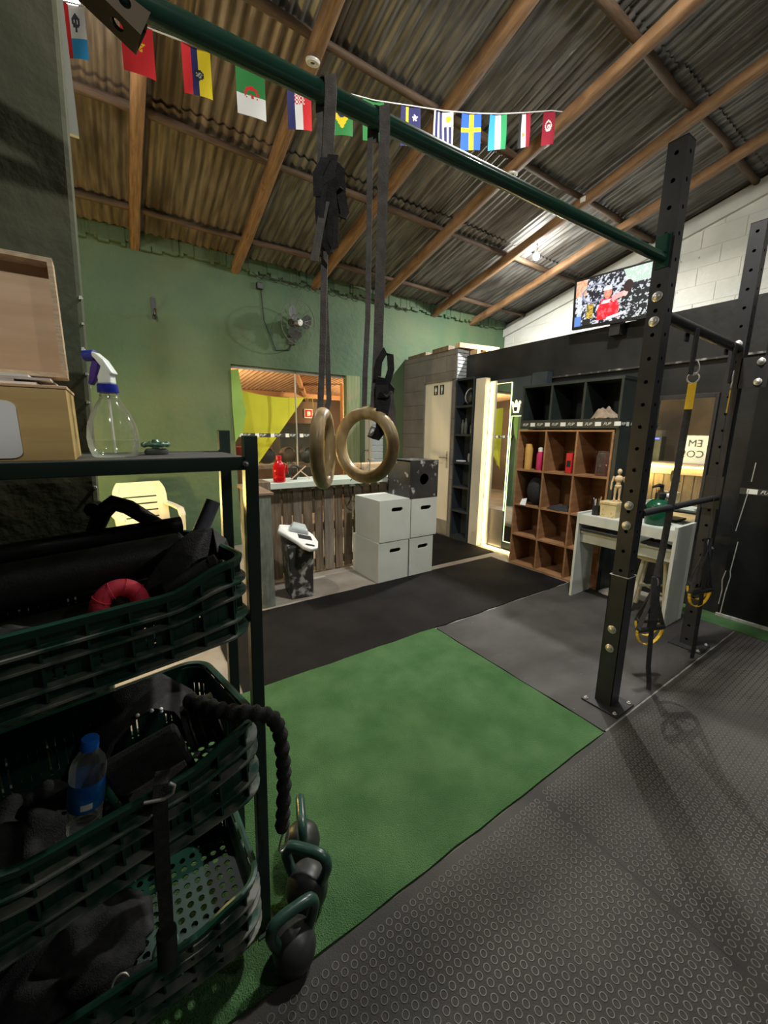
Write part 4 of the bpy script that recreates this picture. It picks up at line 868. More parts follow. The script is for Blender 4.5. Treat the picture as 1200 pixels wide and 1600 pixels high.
# black sliding door at far right, with white crack lines and printed tape
dr3 = MB().box(3.855,3.88,-1.4,0.945,.03,2.15).o('door_3', m_blk2, kind='structure', label='black sliding door with peeling white streaks at far right')
m_chip = M('peeled_white', (0.26,0.26,0.235), (0.42,0.42,0.38), rough=0.6, scale=30)
for pts in ([(.925,.02),(.918,.20),(.905,.34),(.912,.38),(.900,.62)],[(.945,.10),(.940,.22),(.950,.30),(.938,.38)],[(.985-.06,.70),(.955-.06,1.02)],[(.89,1.08),(.885,1.22)]):
    MB().strap([(3.853,p[0],p[1]) for p in pts], .0055, (0,1,0), .003).o('peeled_streak', m_chip, dr3, W=True)
MB().box(3.8535,3.855,-1.4,0.945,.985,1.03).o('tape', m_tape, dr3, W=True)
for i in range(3):
    y = .80-i*.17
    text('tape_print', 'FUP', .036, face_mtx((3.853,y,1.008),(0,-1,0),(0,0,1)), m_pwhite, dr3, ext=.0005, shear=.35, W=True)
    MB().box(3.8525,3.8535,y+.045,y+.105,.990,1.026).o('tape_patch', m_pwhite, dr3, W=True)
MB().box(3.835,3.855,-1.5,.95,.009,.030).o('trim_5', m_chip, kind='structure', label='pale metal track at the foot of the black sliding door')

# ================================================================ ALCOVE BEHIND THE PILLAR (seen in the mirror)
ac = T('alcove_counter', 'wooden counter with warm strip light behind the olive wall', 'counter', (-1.2,3.2,0))
MB().box(-1.55,-.88,2.3,4.96,.86,.90).o('top', m_pal2, ac, W=True, bevel=0.003)
for i in range(16): MB().box(-1.0,-.98,2.32+i*.165,2.32+i*.165+.15,.02,.70).o('board', m_pal, ac, W=True)
MB().box(-1.0,-.96,2.3,4.96,.70,.86).o('fascia', m_pal2, ac, W=True)
MB().box(-.935,-.915,2.3,4.9,.848,.859).o('led_strip', M('alcove_led', (1,0.8,0.5), emit=(1.0,0.70,0.25), es=40.0), ac, W=True)
sgn = MB().box(-1.32,-1.30,2.66,3.16,.902,1.42).o('menu_board', m_card, label='white board with dark lettering standing on the lit counter', cat='sign')
for (b_, z, yy) in (('EM',1.27,2.985),('CO!',1.07,2.99)):
    text('lettering', b_, .185, face_mtx((-1.297,yy,z),(0,1,0),(0,0,1)), m_black, sgn, ext=.002, W=True)
t = T('water_cooler', 'grey water cooler with a blue light beside the lit counter', 'water cooler', (-1.6,3.75,.902))
MB().box(-.12,.12,-.12,.12,0,.50).o('body', m_fan, t, bevel=0.01); MB().box(.118,.124,-.08,.08,.44,.465).o('blue_light', M('blue_led', (0.1,0.1,1), emit=(0.05,0.08,1.0), es=4), t); MB().box(-.10,.10,-.1,.1,.50,.62).o('top_tank', m_pet, t, bevel=0.01)

t = T('floor_lantern', 'warm lantern standing on the floor behind the olive wall', 'lamp', (-.72,3.70,0))
MB().lathe([(.09,0),(.09,.02),(.02,.03),(.018,.58),(.05,.60)], n=18).o('base', m_blkp, t, smooth=40); MB().lathe([(.045,.60),(.06,.64),(.06,.72),(.04,.76)], n=16).o('globe', M('lantern_glow', (1,0.8,0.5), emit=(1.0,0.75,0.30), es=12.0), t, smooth=60)
point_light('lantern_light', (-.72,3.70,.86), 78, (1.0,0.75,0.24), 0.08)
# ================================================================ PLASTIC ARMCHAIR
t = T('plastic_chair', 'cream plastic armchair with slotted back in front of the green wall', 'chair', (0.20,4.45,0), (0,0,math.radians(8)))
bm_ = Matrix.Translation((0,.17,.40)) @ Matrix.Rotation(math.radians(-12),4,'X')
bk_ = MB().at(bm_); wv = []
def halfw(z): return .24 if z < .36 else .24-.05*((z-.36)/.14)**2
N_ = 16
zs = [0.0,.05,.075,.13,.145,.20,.215,.27,.285,.34,.355,.41,.425,.46,.50]
slots = {(0.05,.075),(.13,.145),(.20,.215),(.27,.285),(.34,.355)}
for a_, b_ in zip(zs[:-1], zs[1:]):
    ha, hb = halfw(a_), halfw(b_); sl_ = (a_, b_) in slots and a_ > .06
    cols = [(-1,-.62),(.62,1)] if sl_ else [(-1,-.62),(-.62,.62),(.62,1)]
    for (l_, r_) in cols:
        def dep(f): return .03*(1-f*f)
        vs = []
        for (h_, zz) in ((ha,a_),(hb,b_)):
            for f in (l_, r_): vs += [(h_*f, dep(f), zz), (h_*f, dep(f)+.012, zz)]
        bk_.add(vs, [(0,2,6,4),(1,5,7,3),(0,1,3,2),(4,6,7,5),(0,4,5,1),(2,3,7,6)])
bk_.o('backrest', m_chair, t)
MB().hexa([(-.22,-.24,.40),(.22,-.24,.40),(.20,.20,.385),(-.20,.20,.385)], [(-.22,-.24,.42),(.22,-.24,.42),(.20,.20,.405),(-.20,.20,.405)]).o('seat', m_chair, t, bevel=0.008)
for s_ in (-1,1):
    MB().tube([(s_*.25,-.25,.60),(s_*.275,-.10,.635),(s_*.27,.10,.64),(s_*.225,.26,.66)], 1, up=(1,0,0), sec=[(-.03,-.012),(.03,-.012),(.03,.012),(-.03,.012)]).o('armrest', m_chair, t, bevel=0.004)
    MB().tube([(s_*.26,-.28,0),(s_*.245,-.235,.42),(s_*.25,-.25,.60)], [1,1.1,1], up=(1,0,0), sec=[(-.022,-.018),(.022,-.018),(.022,.018),(-.022,.018)]).o('leg', m_chair, t)
    MB().tube([(s_*.25,.30,0),(s_*.215,.20,.42),(s_*.225,.26,.66)], [1,1.1,1], up=(1,0,0), sec=[(-.022,-.018),(.022,-.018),(.022,.018),(-.022,.018)]).o('leg', m_chair, t)
    MB().tube([(s_*.195,.235,.64),(s_*.20,.262,.75),(s_*.165,.285,.86)], .012, 8).o('back_rib', m_chair, t, smooth=40)

# ================================================================ WALL FAN, HOOK, CABLE
t = T('wall_fan', 'wall fan with wire cage and three blades above the doorway', 'fan', (1.975,5.0,2.60))
fc = V(1.975,4.80,2.69); fa = V(.25,-.93,-.15).normalized()
uq = fa.orthogonal().normalized(); wq = fa.cross(uq)
MB().torus(fc,.245,.005,fa,n=40,m=6).torus(fc+fa*.05,.10,.003,fa,n=28,m=6).o('cage_ring', m_cage, t, W=True, smooth=50)
sp = MB()
for k in range(14):
    a_ = 2*PI*k/14; d_ = uq*math.cos(a_)+wq*math.sin(a_)
    sp.tube([fc+fa*.07+d_*.03, fc+fa*.06+d_*.14, fc+d_*.245], .0016, 4); sp.tube([fc-fa*.09+d_*.05, fc-fa*.07+d_*.15, fc+d_*.245], .0016, 4)
sp.o('cage_wires', m_cage, t, W=True)
for k in range(3):
    a_ = 2*PI*k/3+.5; d_ = uq*math.cos(a_)+wq*math.sin(a_); e_ = -uq*math.sin(a_)+wq*math.cos(a_); pts = []
    top = []; bot = []
    for (r_, q_) in ((.03,.0),(.09,-.075),(.16,-.085),(.195,-.03),(.19,.045),(.13,.08),(.06,.05)):
        p_ = fc+d_*r_+e_*q_+fa*(q_*.35); top.append(p_+fa*.0015); bot.append(p_-fa*.0015)
    n = len(top); MB().add(top+bot, [tuple(range(n)), tuple(range(n,2*n))[::-1]]+[(i,n+i,n+(i+1)%n,(i+1)%n) for i in range(n)]).o('blade', m_fan, t, W=True)
MB().cyl(fc+fa*.04, fc-fa*.03, .035,16).o('hub', m_fang, t, W=True, smooth=40)
MB().cyl(fc-fa*.04, fc-fa*.15, .06,18,.045).o('motor', m_fan, t, W=True, smooth=40)
MB().tube([fc-fa*.12, (1.955,4.94,2.58),(1.955,4.995,2.56)], .016, 8).box(1.91,2.0,4.985,5.0,2.47,2.64).o('wall_arm', m_fan, t, W=True)
MB().tube([(1.955,4.99,2.50),(1.92,4.99,2.40),(1.75,4.99,2.38),(1.62,4.99,2.7),(1.60,4.99,3.02),(1.56,4.995,3.08)], .005, 6).o('cable', m_bwire, t, W=True, smooth=50)
t = T('wall_hook', 'small black iron bracket on the green wall at left', 'bracket', (0.475,5.0,2.55))
MB().box(.455,.495,4.985,5.0,2.54,2.74).o('plate', m_blkp, t, W=True); MB().tube([(.475,4.985,2.58),(.475,4.90,2.57),(.475,4.88,2.61)], .012, 8).o('hook', m_blkp, t, W=True)
rg = random.Random(2); pts = []
for i in range(48):
    x = 1.5+i*.048; pts.append((x, 4.955-.01*rg.random(), 3.20-.045*abs(math.sin(i*.9))-.02*rg.random()))
MB().tube(pts, .006, 6).o('roof_cable', m_bwire, label='dark cable sagging in loops along the top of the green wall', cat='cable', smooth=50)
MB().box(1.55,1.62,4.96,5.0,3.03,3.10).o('junction_box', m_blkp, label='small dark junction box high on the green wall', cat='junction box', bevel=0.006)

# ================================================================ DOORWAY: GLASS, TAPE, FLAG AND WHAT LIES BEHIND
gl = T('window_1', 'glass screen with printed tape filling the doorway in the green wall', loc=(1.99,5.05,0), kind='structure')
MB().box(1.215,2.765,5.055,5.061,.02,2.165).o('glass_pane', m_pane, gl, W=True)
MB().box(2.005,2.017,5.045,5.070,.02,2.165).o('mullion', m_fang, gl, W=True)
MB().box(1.215,2.765,5.045,5.075,2.135,2.168).o('head_rail', m_fang, gl, W=True)
MB().box(1.215,2.765,5.0515,5.053,1.335,1.385).o('tape', m_tape, gl, W=True)
for i in range(8):
    x = 1.30+i*.195
    text('tape_print', 'FUP', .045, face_mtx((x+.06,5.0505,1.36),(1,0,0),(0,0,1)), m_pwhite, gl, ext=.0005, shear=.35, W=True)
    MB().box(x-.03,x+.02,5.0505,5.0515,1.337,1.383).o('tape_patch', m_pwhite, gl, W=True)
t = T('hanging_flag', 'large yellow flag slung across the room behind the doorway', 'flag', (1.75,5.25,1.0))
mb = MB(); n = 16; vs = []; fs = []
tl, tr, bl = V(1.36,5.22,1.905), V(2.24,5.30,1.875), V(1.33,5.22,.70)
for j in range(n+1):
    for i in range(n+1):
        s_ = i/n; q = j/n
        top = tl.lerp(tr, s_)+V(0,0,-.035*math.sin(PI*s_)); br = bl.lerp(V(1.46,5.24,.90), s_)
        p_ = top.lerp(br, q); p_.y += .022*math.sin(9*s_+2*q)*(.3+.7*q); vs.append(p_)
fs = [(j*(n+1)+i, j*(n+1)+i+1, (j+1)*(n+1)+i+1, (j+1)*(n+1)+i) for j in range(n) for i in range(n)]
MB().add(vs, fs).o('yellow_cloth', m_yflag, t, W=True, smooth=80)
MB().add([(1.205,4.985,2.10),(1.285,4.975,2.12),(1.345,4.97,1.62),(1.30,4.975,1.42),(1.205,4.98,1.28),(1.195,4.985,1.7)], [(0,1,2,3,4,5)]).o('green_cloth', m_gflag, t, W=True)
MB().tube([tr, (2.35,5.30,1.87),(2.38,5.32,1.75)], .006, 6).o('tie', m_yflag, t, W=True)
t = T('sign_plate', 'small red and white sign on the far wall of the back room', 'sign', (3.0,6.95,1.66))
MB().box(2.92,3.08,6.94,6.95,1.66,1.82).o('plate', m_pwhite, t, W=True); MB().box(2.935,3.065,6.935,6.9405,1.675,1.805).o('red_field', m_redc, t, W=True); MB().prism([(2.97,1.70),(3.02,1.70),(3.035,1.715),(3.035,1.765),(3.02,1.78),(2.97,1.78)],'y',6.932,6.936).o('mark', m_pwhite, t, W=True)
MB().box(2.5,3.28,6.96,7.02,0,1.95).o('partition_panel', m_brown, label='dark brown panel standing in the back room behind the sign', cat='panel')
t = T('storage_cabinet', 'dark tall cabinet in the back room behind the glass', 'cabinet', (2.55,6.6,0)); MB().box(-.3,.3,-.2,.2,0,1.55).o('body', m_fan, t, bevel=0.006); MB().box(-.28,-.005,-.21,-.2,.05,1.5).o('door', m_fan, t); MB().box(.005,.28,-.21,-.2,.05,1.5).o('door', m_fan, t)
bottle_simple('red_bucket', 'dark red bucket behind the glass at left', 'bucket', (1.42,5.58,.951), [(.12,0),(.13,.01),(.15,.24),(.155,.25)], M('dark_red', (0.16,0.01,0.01), (0.22,0.015,0.015), rough=0.4, scale=5))
MB().box(1.25,2.7,5.45,5.85,.90,.95).o('work_bench', m_pal, label='dark bench top behind the glass screen', cat='bench')
for i in range(3):
    t = T('dark_backpack', ['black backpack on the bench behind the red jug','brown cloth bag on the bench in the middle','dark holdall at the right end of the bench'][i], 'bag', (1.78+i*.31,5.64,.951))
    MB().ball((0,0,.12),.13,14,9,(1.0,.7,.95)).o('body', [m_fab,m_brown,m_fan][i], t, smooth=60); MB().torus((0,-.06,.17),.06,.008,(0,1,.2),n=18,m=6).o('strap', m_fab, t, smooth=50)
# small window right of the board: beige shutter and pale slats
wn = T('window_2', 'narrow window with a beige shutter and pale blue slats in the green wall', loc=(3.22,5.08,.62), kind='structure')
MB().box(3.03,3.16,5.10,5.13,.62,1.73).o('shutter', m_cream, wn, W=True, bevel=0.004); MB().box(3.16,3.205,5.09,5.13,.62,1.73).o('frame', m_cream, wn, W=True)
for i in range(11): MB().box(3.205,3.41,5.10,5.12,.625+i*.1,.625+i*.1+.092).o('slat', m_blueslat, wn, W=True)
MB().cyl((3.13,5.10,1.15),(3.13,5.075,1.15),.012,10).o('knob', m_steel, wn, W=True)
for i in range(9):
    dx = rg.uniform(-.05,.04); k, l_ = i % 3, i//3
    MB().box(2.16+dx,2.60+dx,3.60+k*.068,3.66+k*.068,.956+l_*.042,.956+l_*.042+.040).o('batten', m_pal2, label=['front','middle','rear'][k]+' raw batten of the '+['lowest','second','top'][l_]+' layer at the right end of the counter', cat='timber', bevel=0.003)
point_light('back_room_lamp', (0.75,6.2,1.65), 130, (1.0,0.68,0.38), 0.06); point_light('back_room_lamp', (3.9,6.3,1.65), 130, (1.0,0.68,0.38), 0.06)
for k, xx in enumerate((.75,3.9)):
    lb = T('standing_lamp', ['warm standing lamp at the left inside the back room','warm standing lamp at the right inside the back room'][k], 'lamp', (xx,6.2+.1*k,0)); MB().cyl((0,0,0),(0,0,.03),.14,20).o('base', m_blkp, lb); MB().cyl((0,0,.03),(0,0,1.56),.012,8).o('pole', m_blkp, lb); MB().ball((0,0,1.60),.03,12,8).o('globe', m_ledy, lb, smooth=60)

# ================================================================ ROOF BULBS, INSULATORS
def bulb(lab, loc, power):
    t = T('roof_bulb', lab, 'bulb', loc)
    MB().ball((0,0,0),.038,14,10,(1,1,1.1)).o('globe', m_bulb, t, smooth=60)
    MB().cyl((0,0,.036),(0,0,.085),.018,12).o('socket', m_tin3, t)
    z = roof_z(loc[1])-loc[2]; MB().cyl((0,0,.085),(0,0,max(z+.02,.1)),.004,6).o('cord', m_bwire, t)
    point_light('bulb_light', (loc[0],loc[1],loc[2]-.07), power*.35, (1.0,0.98,0.92), 0.04)
    al = bpy.data.lights.new('bulb_light', 'AREA'); al.shape = 'DISK'; al.size = .09; al.energy = power*1.3; al.color = (1.0,0.98,0.92)
    ao = bpy.data.objects.new('bulb_light', al); COL.objects.link(ao); ao.location = (loc[0],loc[1],loc[2]-.06)
bulb('bright bulb hanging from the roof near the white block wall', (4.49,3.397,3.53), 120)
bulb('bright bulb hanging from the roof behind the first flags', (0.048,2.95,3.515), 24)
for i, (loc, r_) in enumerate((((1.275,2.74,3.69),.045),((3.19,2.73,3.69),.045),((5.03,2.74,3.68),.048))):
    t = T('ceramic_insulator', ['round white ceramic insulator on the rafter over the left flags','round white ceramic insulator on the rafter below the last red flag','round pale insulator on the far rafter near the white wall'][i], 'insulator', loc)
    mm = Matrix.Rotation(math.radians(13.5),4,'X') @ Matrix.Rotation(PI,4,'X')
    MB().at(mm).lathe([(r_*1.0,0),(r_*1.0,.008),(r_*.92,.011)], n=20).torus((0,0,.011),r_*.82,r_*.13,n=24,m=8).torus((0,0,.011),r_*.45,r_*.12,n=20,m=8).o('disc', m_cer, t, smooth=40)
    MB().at(mm).lathe([(r_*.28,.008),(r_*.28,.0125)], n=12).o('centre', m_fan, t)
for i, loc in enumerate(((4.20,2.66,3.75),(4.22,3.02,3.665),(3.25,2.45,3.80))):
    MB().box(loc[0]-.02,loc[0]+.02,loc[1]-.03,loc[1]+.03,loc[2]-.03,loc[2]+.02).o('cord_tie', m_wire, label=['white cord wrapped round the fifth rafter','white cord end on the fifth rafter nearer the bulb','white cord knot where the flag string meets the rafter'][i], cat='cord', bevel=0.008)

# ================================================================ FLAG BUNTING
string = [(-0.084,2.846,3.438),(-0.005,2.829,3.427),(0.234,2.786,3.458),(0.37,2.756,3.44),(0.559,2.716,3.432),(0.763,2.673,3.423),(1.053,2.611,3.401),(1.403,2.552,3.462),(1.592,2.517,3.477),(1.841,2.476,3.524),(2.094,2.434,3.57),(2.335,2.396,3.627),(2.572,2.362,3.695),(2.812,2.33,3.778),(3.082,2.294,3.875),(3.2,2.28,3.905)]
MB().tube(string, .004, 6).o('bunting_string', m_wire, label='white string carrying the row of small flags under the roof', cat='string', smooth=50)
RED=(.62,.015,.02); WHT=(.72,.72,.70); BLU=(.015,.10,.48); NVY=(.012,.014,.10); YEL=(.75,.58,.01); GRN=(.02,.20,.04); BLK=(.012,.012,.012); SKY=(.03,.30,.62); MAR=(.30,.01,.03)
def star(u, v, cx, cy, r, asp=1.5):
    x = (u-cx); y = (v-cy)*asp; rr = math.hypot(x, y)
    if rr > r: return False
    a_ = (math.atan2(x, -y)) % (2*PI/5)-PI/5; return rr < r*(.42/(abs(math.cos(a_*1.0))**.1)+.58*(abs(a_)/(PI/5))**1.6)
def dist(u, v, cx, cy, asp=1.5): return math.hypot(u-cx, (v-cy)*asp)
def f1(u,v):
    if u < .28: return RED
    if v < .62: return (.05,.05,.08) if .09 < dist(u,v,.55,.30) < .19 or abs(u-.55) < .05 and .15 < v < .5 else WHT
    return SKY
def f2(u,v):
    d = star(u,v,.5,.42,.24); e = star(u,v,.5,.42,.13); return YEL if d and not e else RED
def f3(u,v):
    d = dist(u,v,.56,.55)
    if d < .17: return BLK if d > .10 or (int(u*24)+int(v*30)) % 3 == 0 else (.35,.4,.3)
    return RED if u < .34 else (NVY if u < .55 else YEL)
def f4(u,v):
    d = dist(u,v,.52,.52); e = dist(u,v,.52,.56)
    if (d < .24 and e > .19) or star(u,v,.54,.57,.11): return RED
    return GRN if v < .55 else WHT
def f5(u,v):
    if abs(u-.52) < .22 and .12 < v < .42: return RED if (int(u*16)+int(v*24)) % 2 else WHT
    return NVY if u < .33 else (WHT if u < .64 else RED)
def f6(u,v):
    if dist(u,v,.5,.45) < .18: return NVY
    return YEL if abs(u-.5)/.42+abs(v-.45)/.40 < 1 else GRN
def f7(u,v): return WHT if (.40 < v < .55 and .25 < u < .75 and (int(u*20)+int(v*40)) % 3 == 0) else GRN
def f8(u,v): return YEL if .28 < u < .42 else (WHT if star(u,v,.72,.28,.16) else NVY)
def f9(u,v):
    if u > .52 and v < .42: return YEL if dist(u,v,.76,.20) < .14 else WHT
    return NVY if int(u*9) % 2 else WHT
def f10(u,v): return YEL if abs(u-.52) < .11 or abs(v-.44) < .07 else BLU
def f11(u,v): return SKY if u < .36 else (WHT if u < .68 else (.02,.28,.10))
def f12(u,v): return BLK if u < .26 else (((.4,.3,.05) if dist(u,v,.44,.62) < .10 else WHT) if u < .62 else MAR)
def f13(u,v):
    d = dist(u,v,.5,.42)
    if d < .26: return MAR if (d < .18 and dist(u,v,.54,.45) > .12) or star(u,v,.55,.45,.08) else WHT
    return MAR
FL = [((0.0,2.828,3.428),(0.091,2.812,3.44)),((0.234,2.786,3.458),(0.378,2.754,3.44)),((0.506,2.727,3.434),(0.645,2.698,3.428)),((0.77,2.672,3.422),(0.923,2.639,3.411)),((1.046,2.612,3.402),(1.185,2.589,3.424)),((1.31,2.568,3.446),(1.444,2.544,3.465)),((1.515,2.531,3.471),(1.658,2.506,3.489)),((1.78,2.486,3.512),(1.922,2.463,3.538)),((2.029,2.445,3.558),(2.176,2.421,3.589)),((2.25,2.41,3.607),(2.413,2.385,3.649)),((2.491,2.374,3.672),(2.642,2.352,3.719)),((2.769,2.335,3.763),(2.869,2.322,3.798)),((3.003,2.304,3.846),(3.122,2.289,3.89))]
LB = ['small red, white and blue crested flag, first at the left end of the string','small red flag with an outlined star','small flag of red, blue and yellow bands with a crest','small flag half green, half white with a red crescent','small blue, white and red flag with a red chequered shield','small green flag with a yellow diamond','plain green small flag half hidden behind the pull-up bar','small navy flag with one yellow stripe and a white star','small blue and white striped flag with a sun','small blue flag with a yellow cross','small flag of blue, white and green bands','narrow flag of black, white and dark red bands','small dark red flag with a white disc, last on the string']
for k, ((a_, b_), fn, lab) in enumerate(zip(FL, (f1,f2,f3,f4,f5,f6,f7,f8,f9,f10,f11,f12,f13), LB)):
    a_ = Vector(a_); b_ = Vector(b_); u_ = b_-a_; dn = V((-.010+.006*k) if k < 4 else .012, .01, -1).normalized()*(.225 if k not in (3,) else .235)
    printed('bunting_flag', a_-V(0,0,.002), u_, dn, 22, 34, fn, m_print, wave=.006+.002*(k % 3), label=lab, cat='flag', group='small flags on the string under the roof')

# ================================================================ LEFT STORAGE RACK
sr = T('storage_rack', 'dark green steel storage rack holding green crates at left', 'rack', (-0.27,1.05,.011))
def post(bx, by, tx, ty, h):
    q = .0145; MB().hexa([(bx-q,by-q,.012),(bx+q,by-q,.012),(bx+q,by+q,.012),(bx-q,by+q,.012)], [(tx-q,ty-q,h),(tx+q,ty-q,h),(tx+q,ty+q,h),(tx-q,ty+q,h)]).o('post', m_grack, sr, W=True, bevel=0.002)
post(.219,.912,.249,.905,1.392); post(.224,1.195,.256,1.185,1.404); post(-.79,.912,-.765,.905,1.392); post(-.79,1.195,-.765,1.185,1.404)
MB().box(-.78,.246,.905,1.20,1.338,1.344).o('top_sheet', m_shelf, sr, W=True)
MB().box(-.78,.252,.896,.908,1.317,1.346).o('front_beam', m_grack, sr, W=True, bevel=0.002)
MB().box(-.78,.252,1.195,1.207,1.317,1.346).o('rear_beam', m_grack, sr, W=True, bevel=0.002)
MB().box(.240,.252,.908,1.195,1.317,1.342).o('side_beam', m_grack, sr, W=True, bevel=0.002)
for z in (.955,.540,.105):
    for y in (.945,1.155): MB().box(-.775,.222,y-.010,y+.010,z-.010,z+.008).o('rail', m_grack, sr, W=True)
    MB().box(.210,.228,.925,1.185,z-.012,z+.010).o('side_rail', m_grack, sr, W=True)
bolt((.235,.895,1.331),(0,-1,0),.006,sr,m_fang)
MB().box(.195,.250,.885,.935,.0112,.016).o('foot', m_grack, sr, W=True)

def crate(lab, loc, yaw, H, L=.56, D=.345):
    t = T('plastic_crate', lab, 'crate', loc, (0,0,yaw)); R0 = .055
    def path(off=0.0, n=7, inset=0.0):
        # closed loop round the crate, starting at the middle of the front; origin = right front bottom corner
        x0, x1, y0, y1 = -L-off+inset, off-inset, -off+inset, D+off-inset; r = R0+off-inset*.5; P = []
        def arc(cx, cy, a0):
            for i in range(n+1): a_ = a0+(PI/2)*i/n; P.append((cx+r*math.cos(a_), cy+r*math.sin(a_)))
        for i in range(10): P.append((x0+r+(x1-r-x0-r)*(.5+.5*i/10), y0))
        arc(x1-r, y0+r, -PI/2)
        for i in range(1,8): P.append((x1, y0+r+(y1-y0-2*r)*i/8))
        arc(x1-r, y1-r, 0)
        for i in range(1,16): P.append((x1-r-(x1-x0-2*r)*i/16, y1))
        arc(x0+r, y1-r, PI/2)
        for i in range(1,8): P.append((x0, y1-r-(y1-y0-2*r)*i/8))
        arc(x0+r, y0+r, PI)
        for i in range(1,10): P.append((x0+r+(x1-r-x0-r)*(.5*i/10), y0))
        return P
    def dip(x, y):
        if y > .06: return 0.0
        e = min(abs(x), abs(x+L)); f = min(max((e-.04)/.12, 0), 1); return -.036*(f*f*(3-2*f))
    P = path(.006)
    rim = MB().tube([(x,y,H+dip(x,y)) for x,y in P], 1.0, closed=True, up=(0,0,1), sec=[(-.010,.0045),(-.010,-.0045),(.004,-.0075),(.006,0),(.004,.0075)])
    rim.o('rim', m_crate, t)
    for k, fz in enumerate((.74,.56,.25,.04)):
        z = H*fz; Q = path(.002)
        MB().tube([(x,y,z+dip(x,y)*fz*.9) for x,y in Q], 1.0, closed=True, up=(0,0,1), sec=[(-.0022,-.005),(.0022,-.005),(.0022,.016),(-.0022,.016)]).o('horizontal_rib', m_crated, t)
    ribs = MB(); wall = MB(); Q = path(0.0); n = len(Q); acc = 0; last = 0
    cum = [0]
    for i in range(n): cum.append(cum[-1]+math.hypot(Q[(i+1)%n][0]-Q[i][0], Q[(i+1)%n][1]-Q[i][1]))
    def pt(s_):
        s_ = s_ % cum[-1]; i = 0
        while cum[i+1] < s_: i += 1
        f = (s_-cum[i])/(cum[i+1]-cum[i]+1e-9); a_, b_ = Q[i], Q[(i+1)%n]; return (a_[0]+(b_[0]-a_[0])*f, a_[1]+(b_[1]-a_[1])*f), ((b_[0]-a_[0])/(cum[i+1]-cum[i]+1e-9), (b_[1]-a_[1])/(cum[i+1]-cum[i]+1e-9))
    step = cum[-1]/28
    for k in range(28):
        (x, y), (tx, ty) = pt(k*step); nx, ny = ty, -tx; h_ = H+dip(x,y)
        lo = [(x+nx*-.002-tx*.002, y-ny*.002-ty*.002, 0), (x+nx*.011-tx*.002, y+ny*.011-ty*.002, 0), (x+nx*.011+tx*.002, y+ny*.011+ty*.002, 0), (x-nx*.002+tx*.002, y-ny*.002+ty*.002, 0)]
        ribs.hexa(lo, [(a_,b_,h_) for a_,b_,_ in lo])
    ribs.o('vertical_ribs', m_crate, t)
    m_ = int(cum[-1]/.0165)
    for k in range(m_):
        (x, y), (tx, ty) = pt((k+.5)*cum[-1]/m_); nx, ny = ty, -tx; h_ = H+dip(x,y); q = .0054 if abs(tx) < .7 else (.0081 if k % 5 else .0050)
        for (za, zb, qq) in ((0,h_*.22,.0086),(h_*.22,h_*.72,q),(h_*.72,h_-.004,.0086)):
            lo = [(x-nx*.006-tx*qq, y-ny*.006-ty*qq, za), (x-nx*.003-tx*qq, y-ny*.003-ty*qq, za), (x-nx*.003+tx*qq, y-ny*.003+ty*qq, za), (x-nx*.006+tx*qq, y-ny*.006+ty*qq, za)]
            wall.hexa(lo, [(a_,b_,zb) for a_,b_,_ in lo])
    wall.o('slotted_wall', m_crate, t)
    bt_ = MB(); c = .0275
    nx_, ny_ = int((L-.03)/c), int((D-.03)/c)
    for i in range(nx_):
        for j in range(ny_): bt_.holed((-.015-c*(i+.5), .015+c*(j+.5), .008), (1,0,0), (0,1,0), c, c, 0, .0085, 12, .004)
    bt_.box(-L+.002,-.015-c*nx_,.004,D-.004,.004,.008); bt_.box(-.015,-.002,.004,D-.004,.004,.008); bt_.box(-L+.01,-.01,.003,.015,.004,.008); bt_.box(-L+.01,-.01,.015+c*ny_,D-.003,.004,.008)
    bt_.o('perforated_base', m_crate, t)
    return t
crate('green plastic crate on the top tier of the rack, full of rollers and handles', (.205,.830,.966), math.radians(11), .168)
crate('green plastic crate on the middle tier holding the water bottle and cuffs', (.210,.832,.550), math.radians(11), .192)
crate('green plastic crate on the lowest tier with its perforated base showing', (.190,.836,.115), math.radians(1.5), .163)

# ---- on top of the rack
RT = 1.3442
t = T('wooden_box', 'pale wooden box with a white card at the left on the rack top', 'box', (-.26,1.03,RT))
MB().box(-.46,-.064,.948,.956,RT,RT+.128).box(-.46,-.064,1.112,1.12,RT,RT+.128).box(-.072,-.064,.956,1.112,RT,RT+.128).box(-.46,-.452,.956,1.112,RT,RT+.128).box(-.452,-.072,.956,1.112,RT,RT+.008).o('sides', m_ply2, t, W=True, bevel=0.001)
MB().box(-.462,-.062,.946,1.122,RT+.1285,RT+.134).o('lid', m_ply, t, W=True, bevel=0.001)
card = []
for (cx, cz, a0) in ((-.152,1.362,-PI/2),(-.152,1.437,0),(-.248,1.437,PI/2),(-.248,1.362,PI)):
    for i in range(6): a_ = a0+PI/2*i/5; card.append((cx+.016*math.cos(a_), cz+.012*math.sin(a_)))
MB().prism(card, 'y', .9445, .9472).o('card', m_card, t, W=True)
for i, (dx, dz, m_) in enumerate(((-.02,.003,m_card),(-.05,.007,m_paper),(0,.011,m_paper),(-.03,.015,m_card))):
    MB().box(-.44+dx,-.085+dx,.96,1.11,RT+.1345+i*.0042,RT+.1385+i*.0042).o('magazine', m_, label=['bottom white magazine under the plywood tray','second worn magazine from the bottom under the tray','third grey magazine under the tray','top white magazine directly under the tray'][i], cat='magazine')
t = T('plywood_tray', 'shallow plywood display tray standing on the magazines at far left', 'tray', (-.22,1.02,RT+.152), (math.radians(-4),0,0))
MB().box(-.22,.155,.010,.016,.004,.205).o('back_panel', m_ply, t)
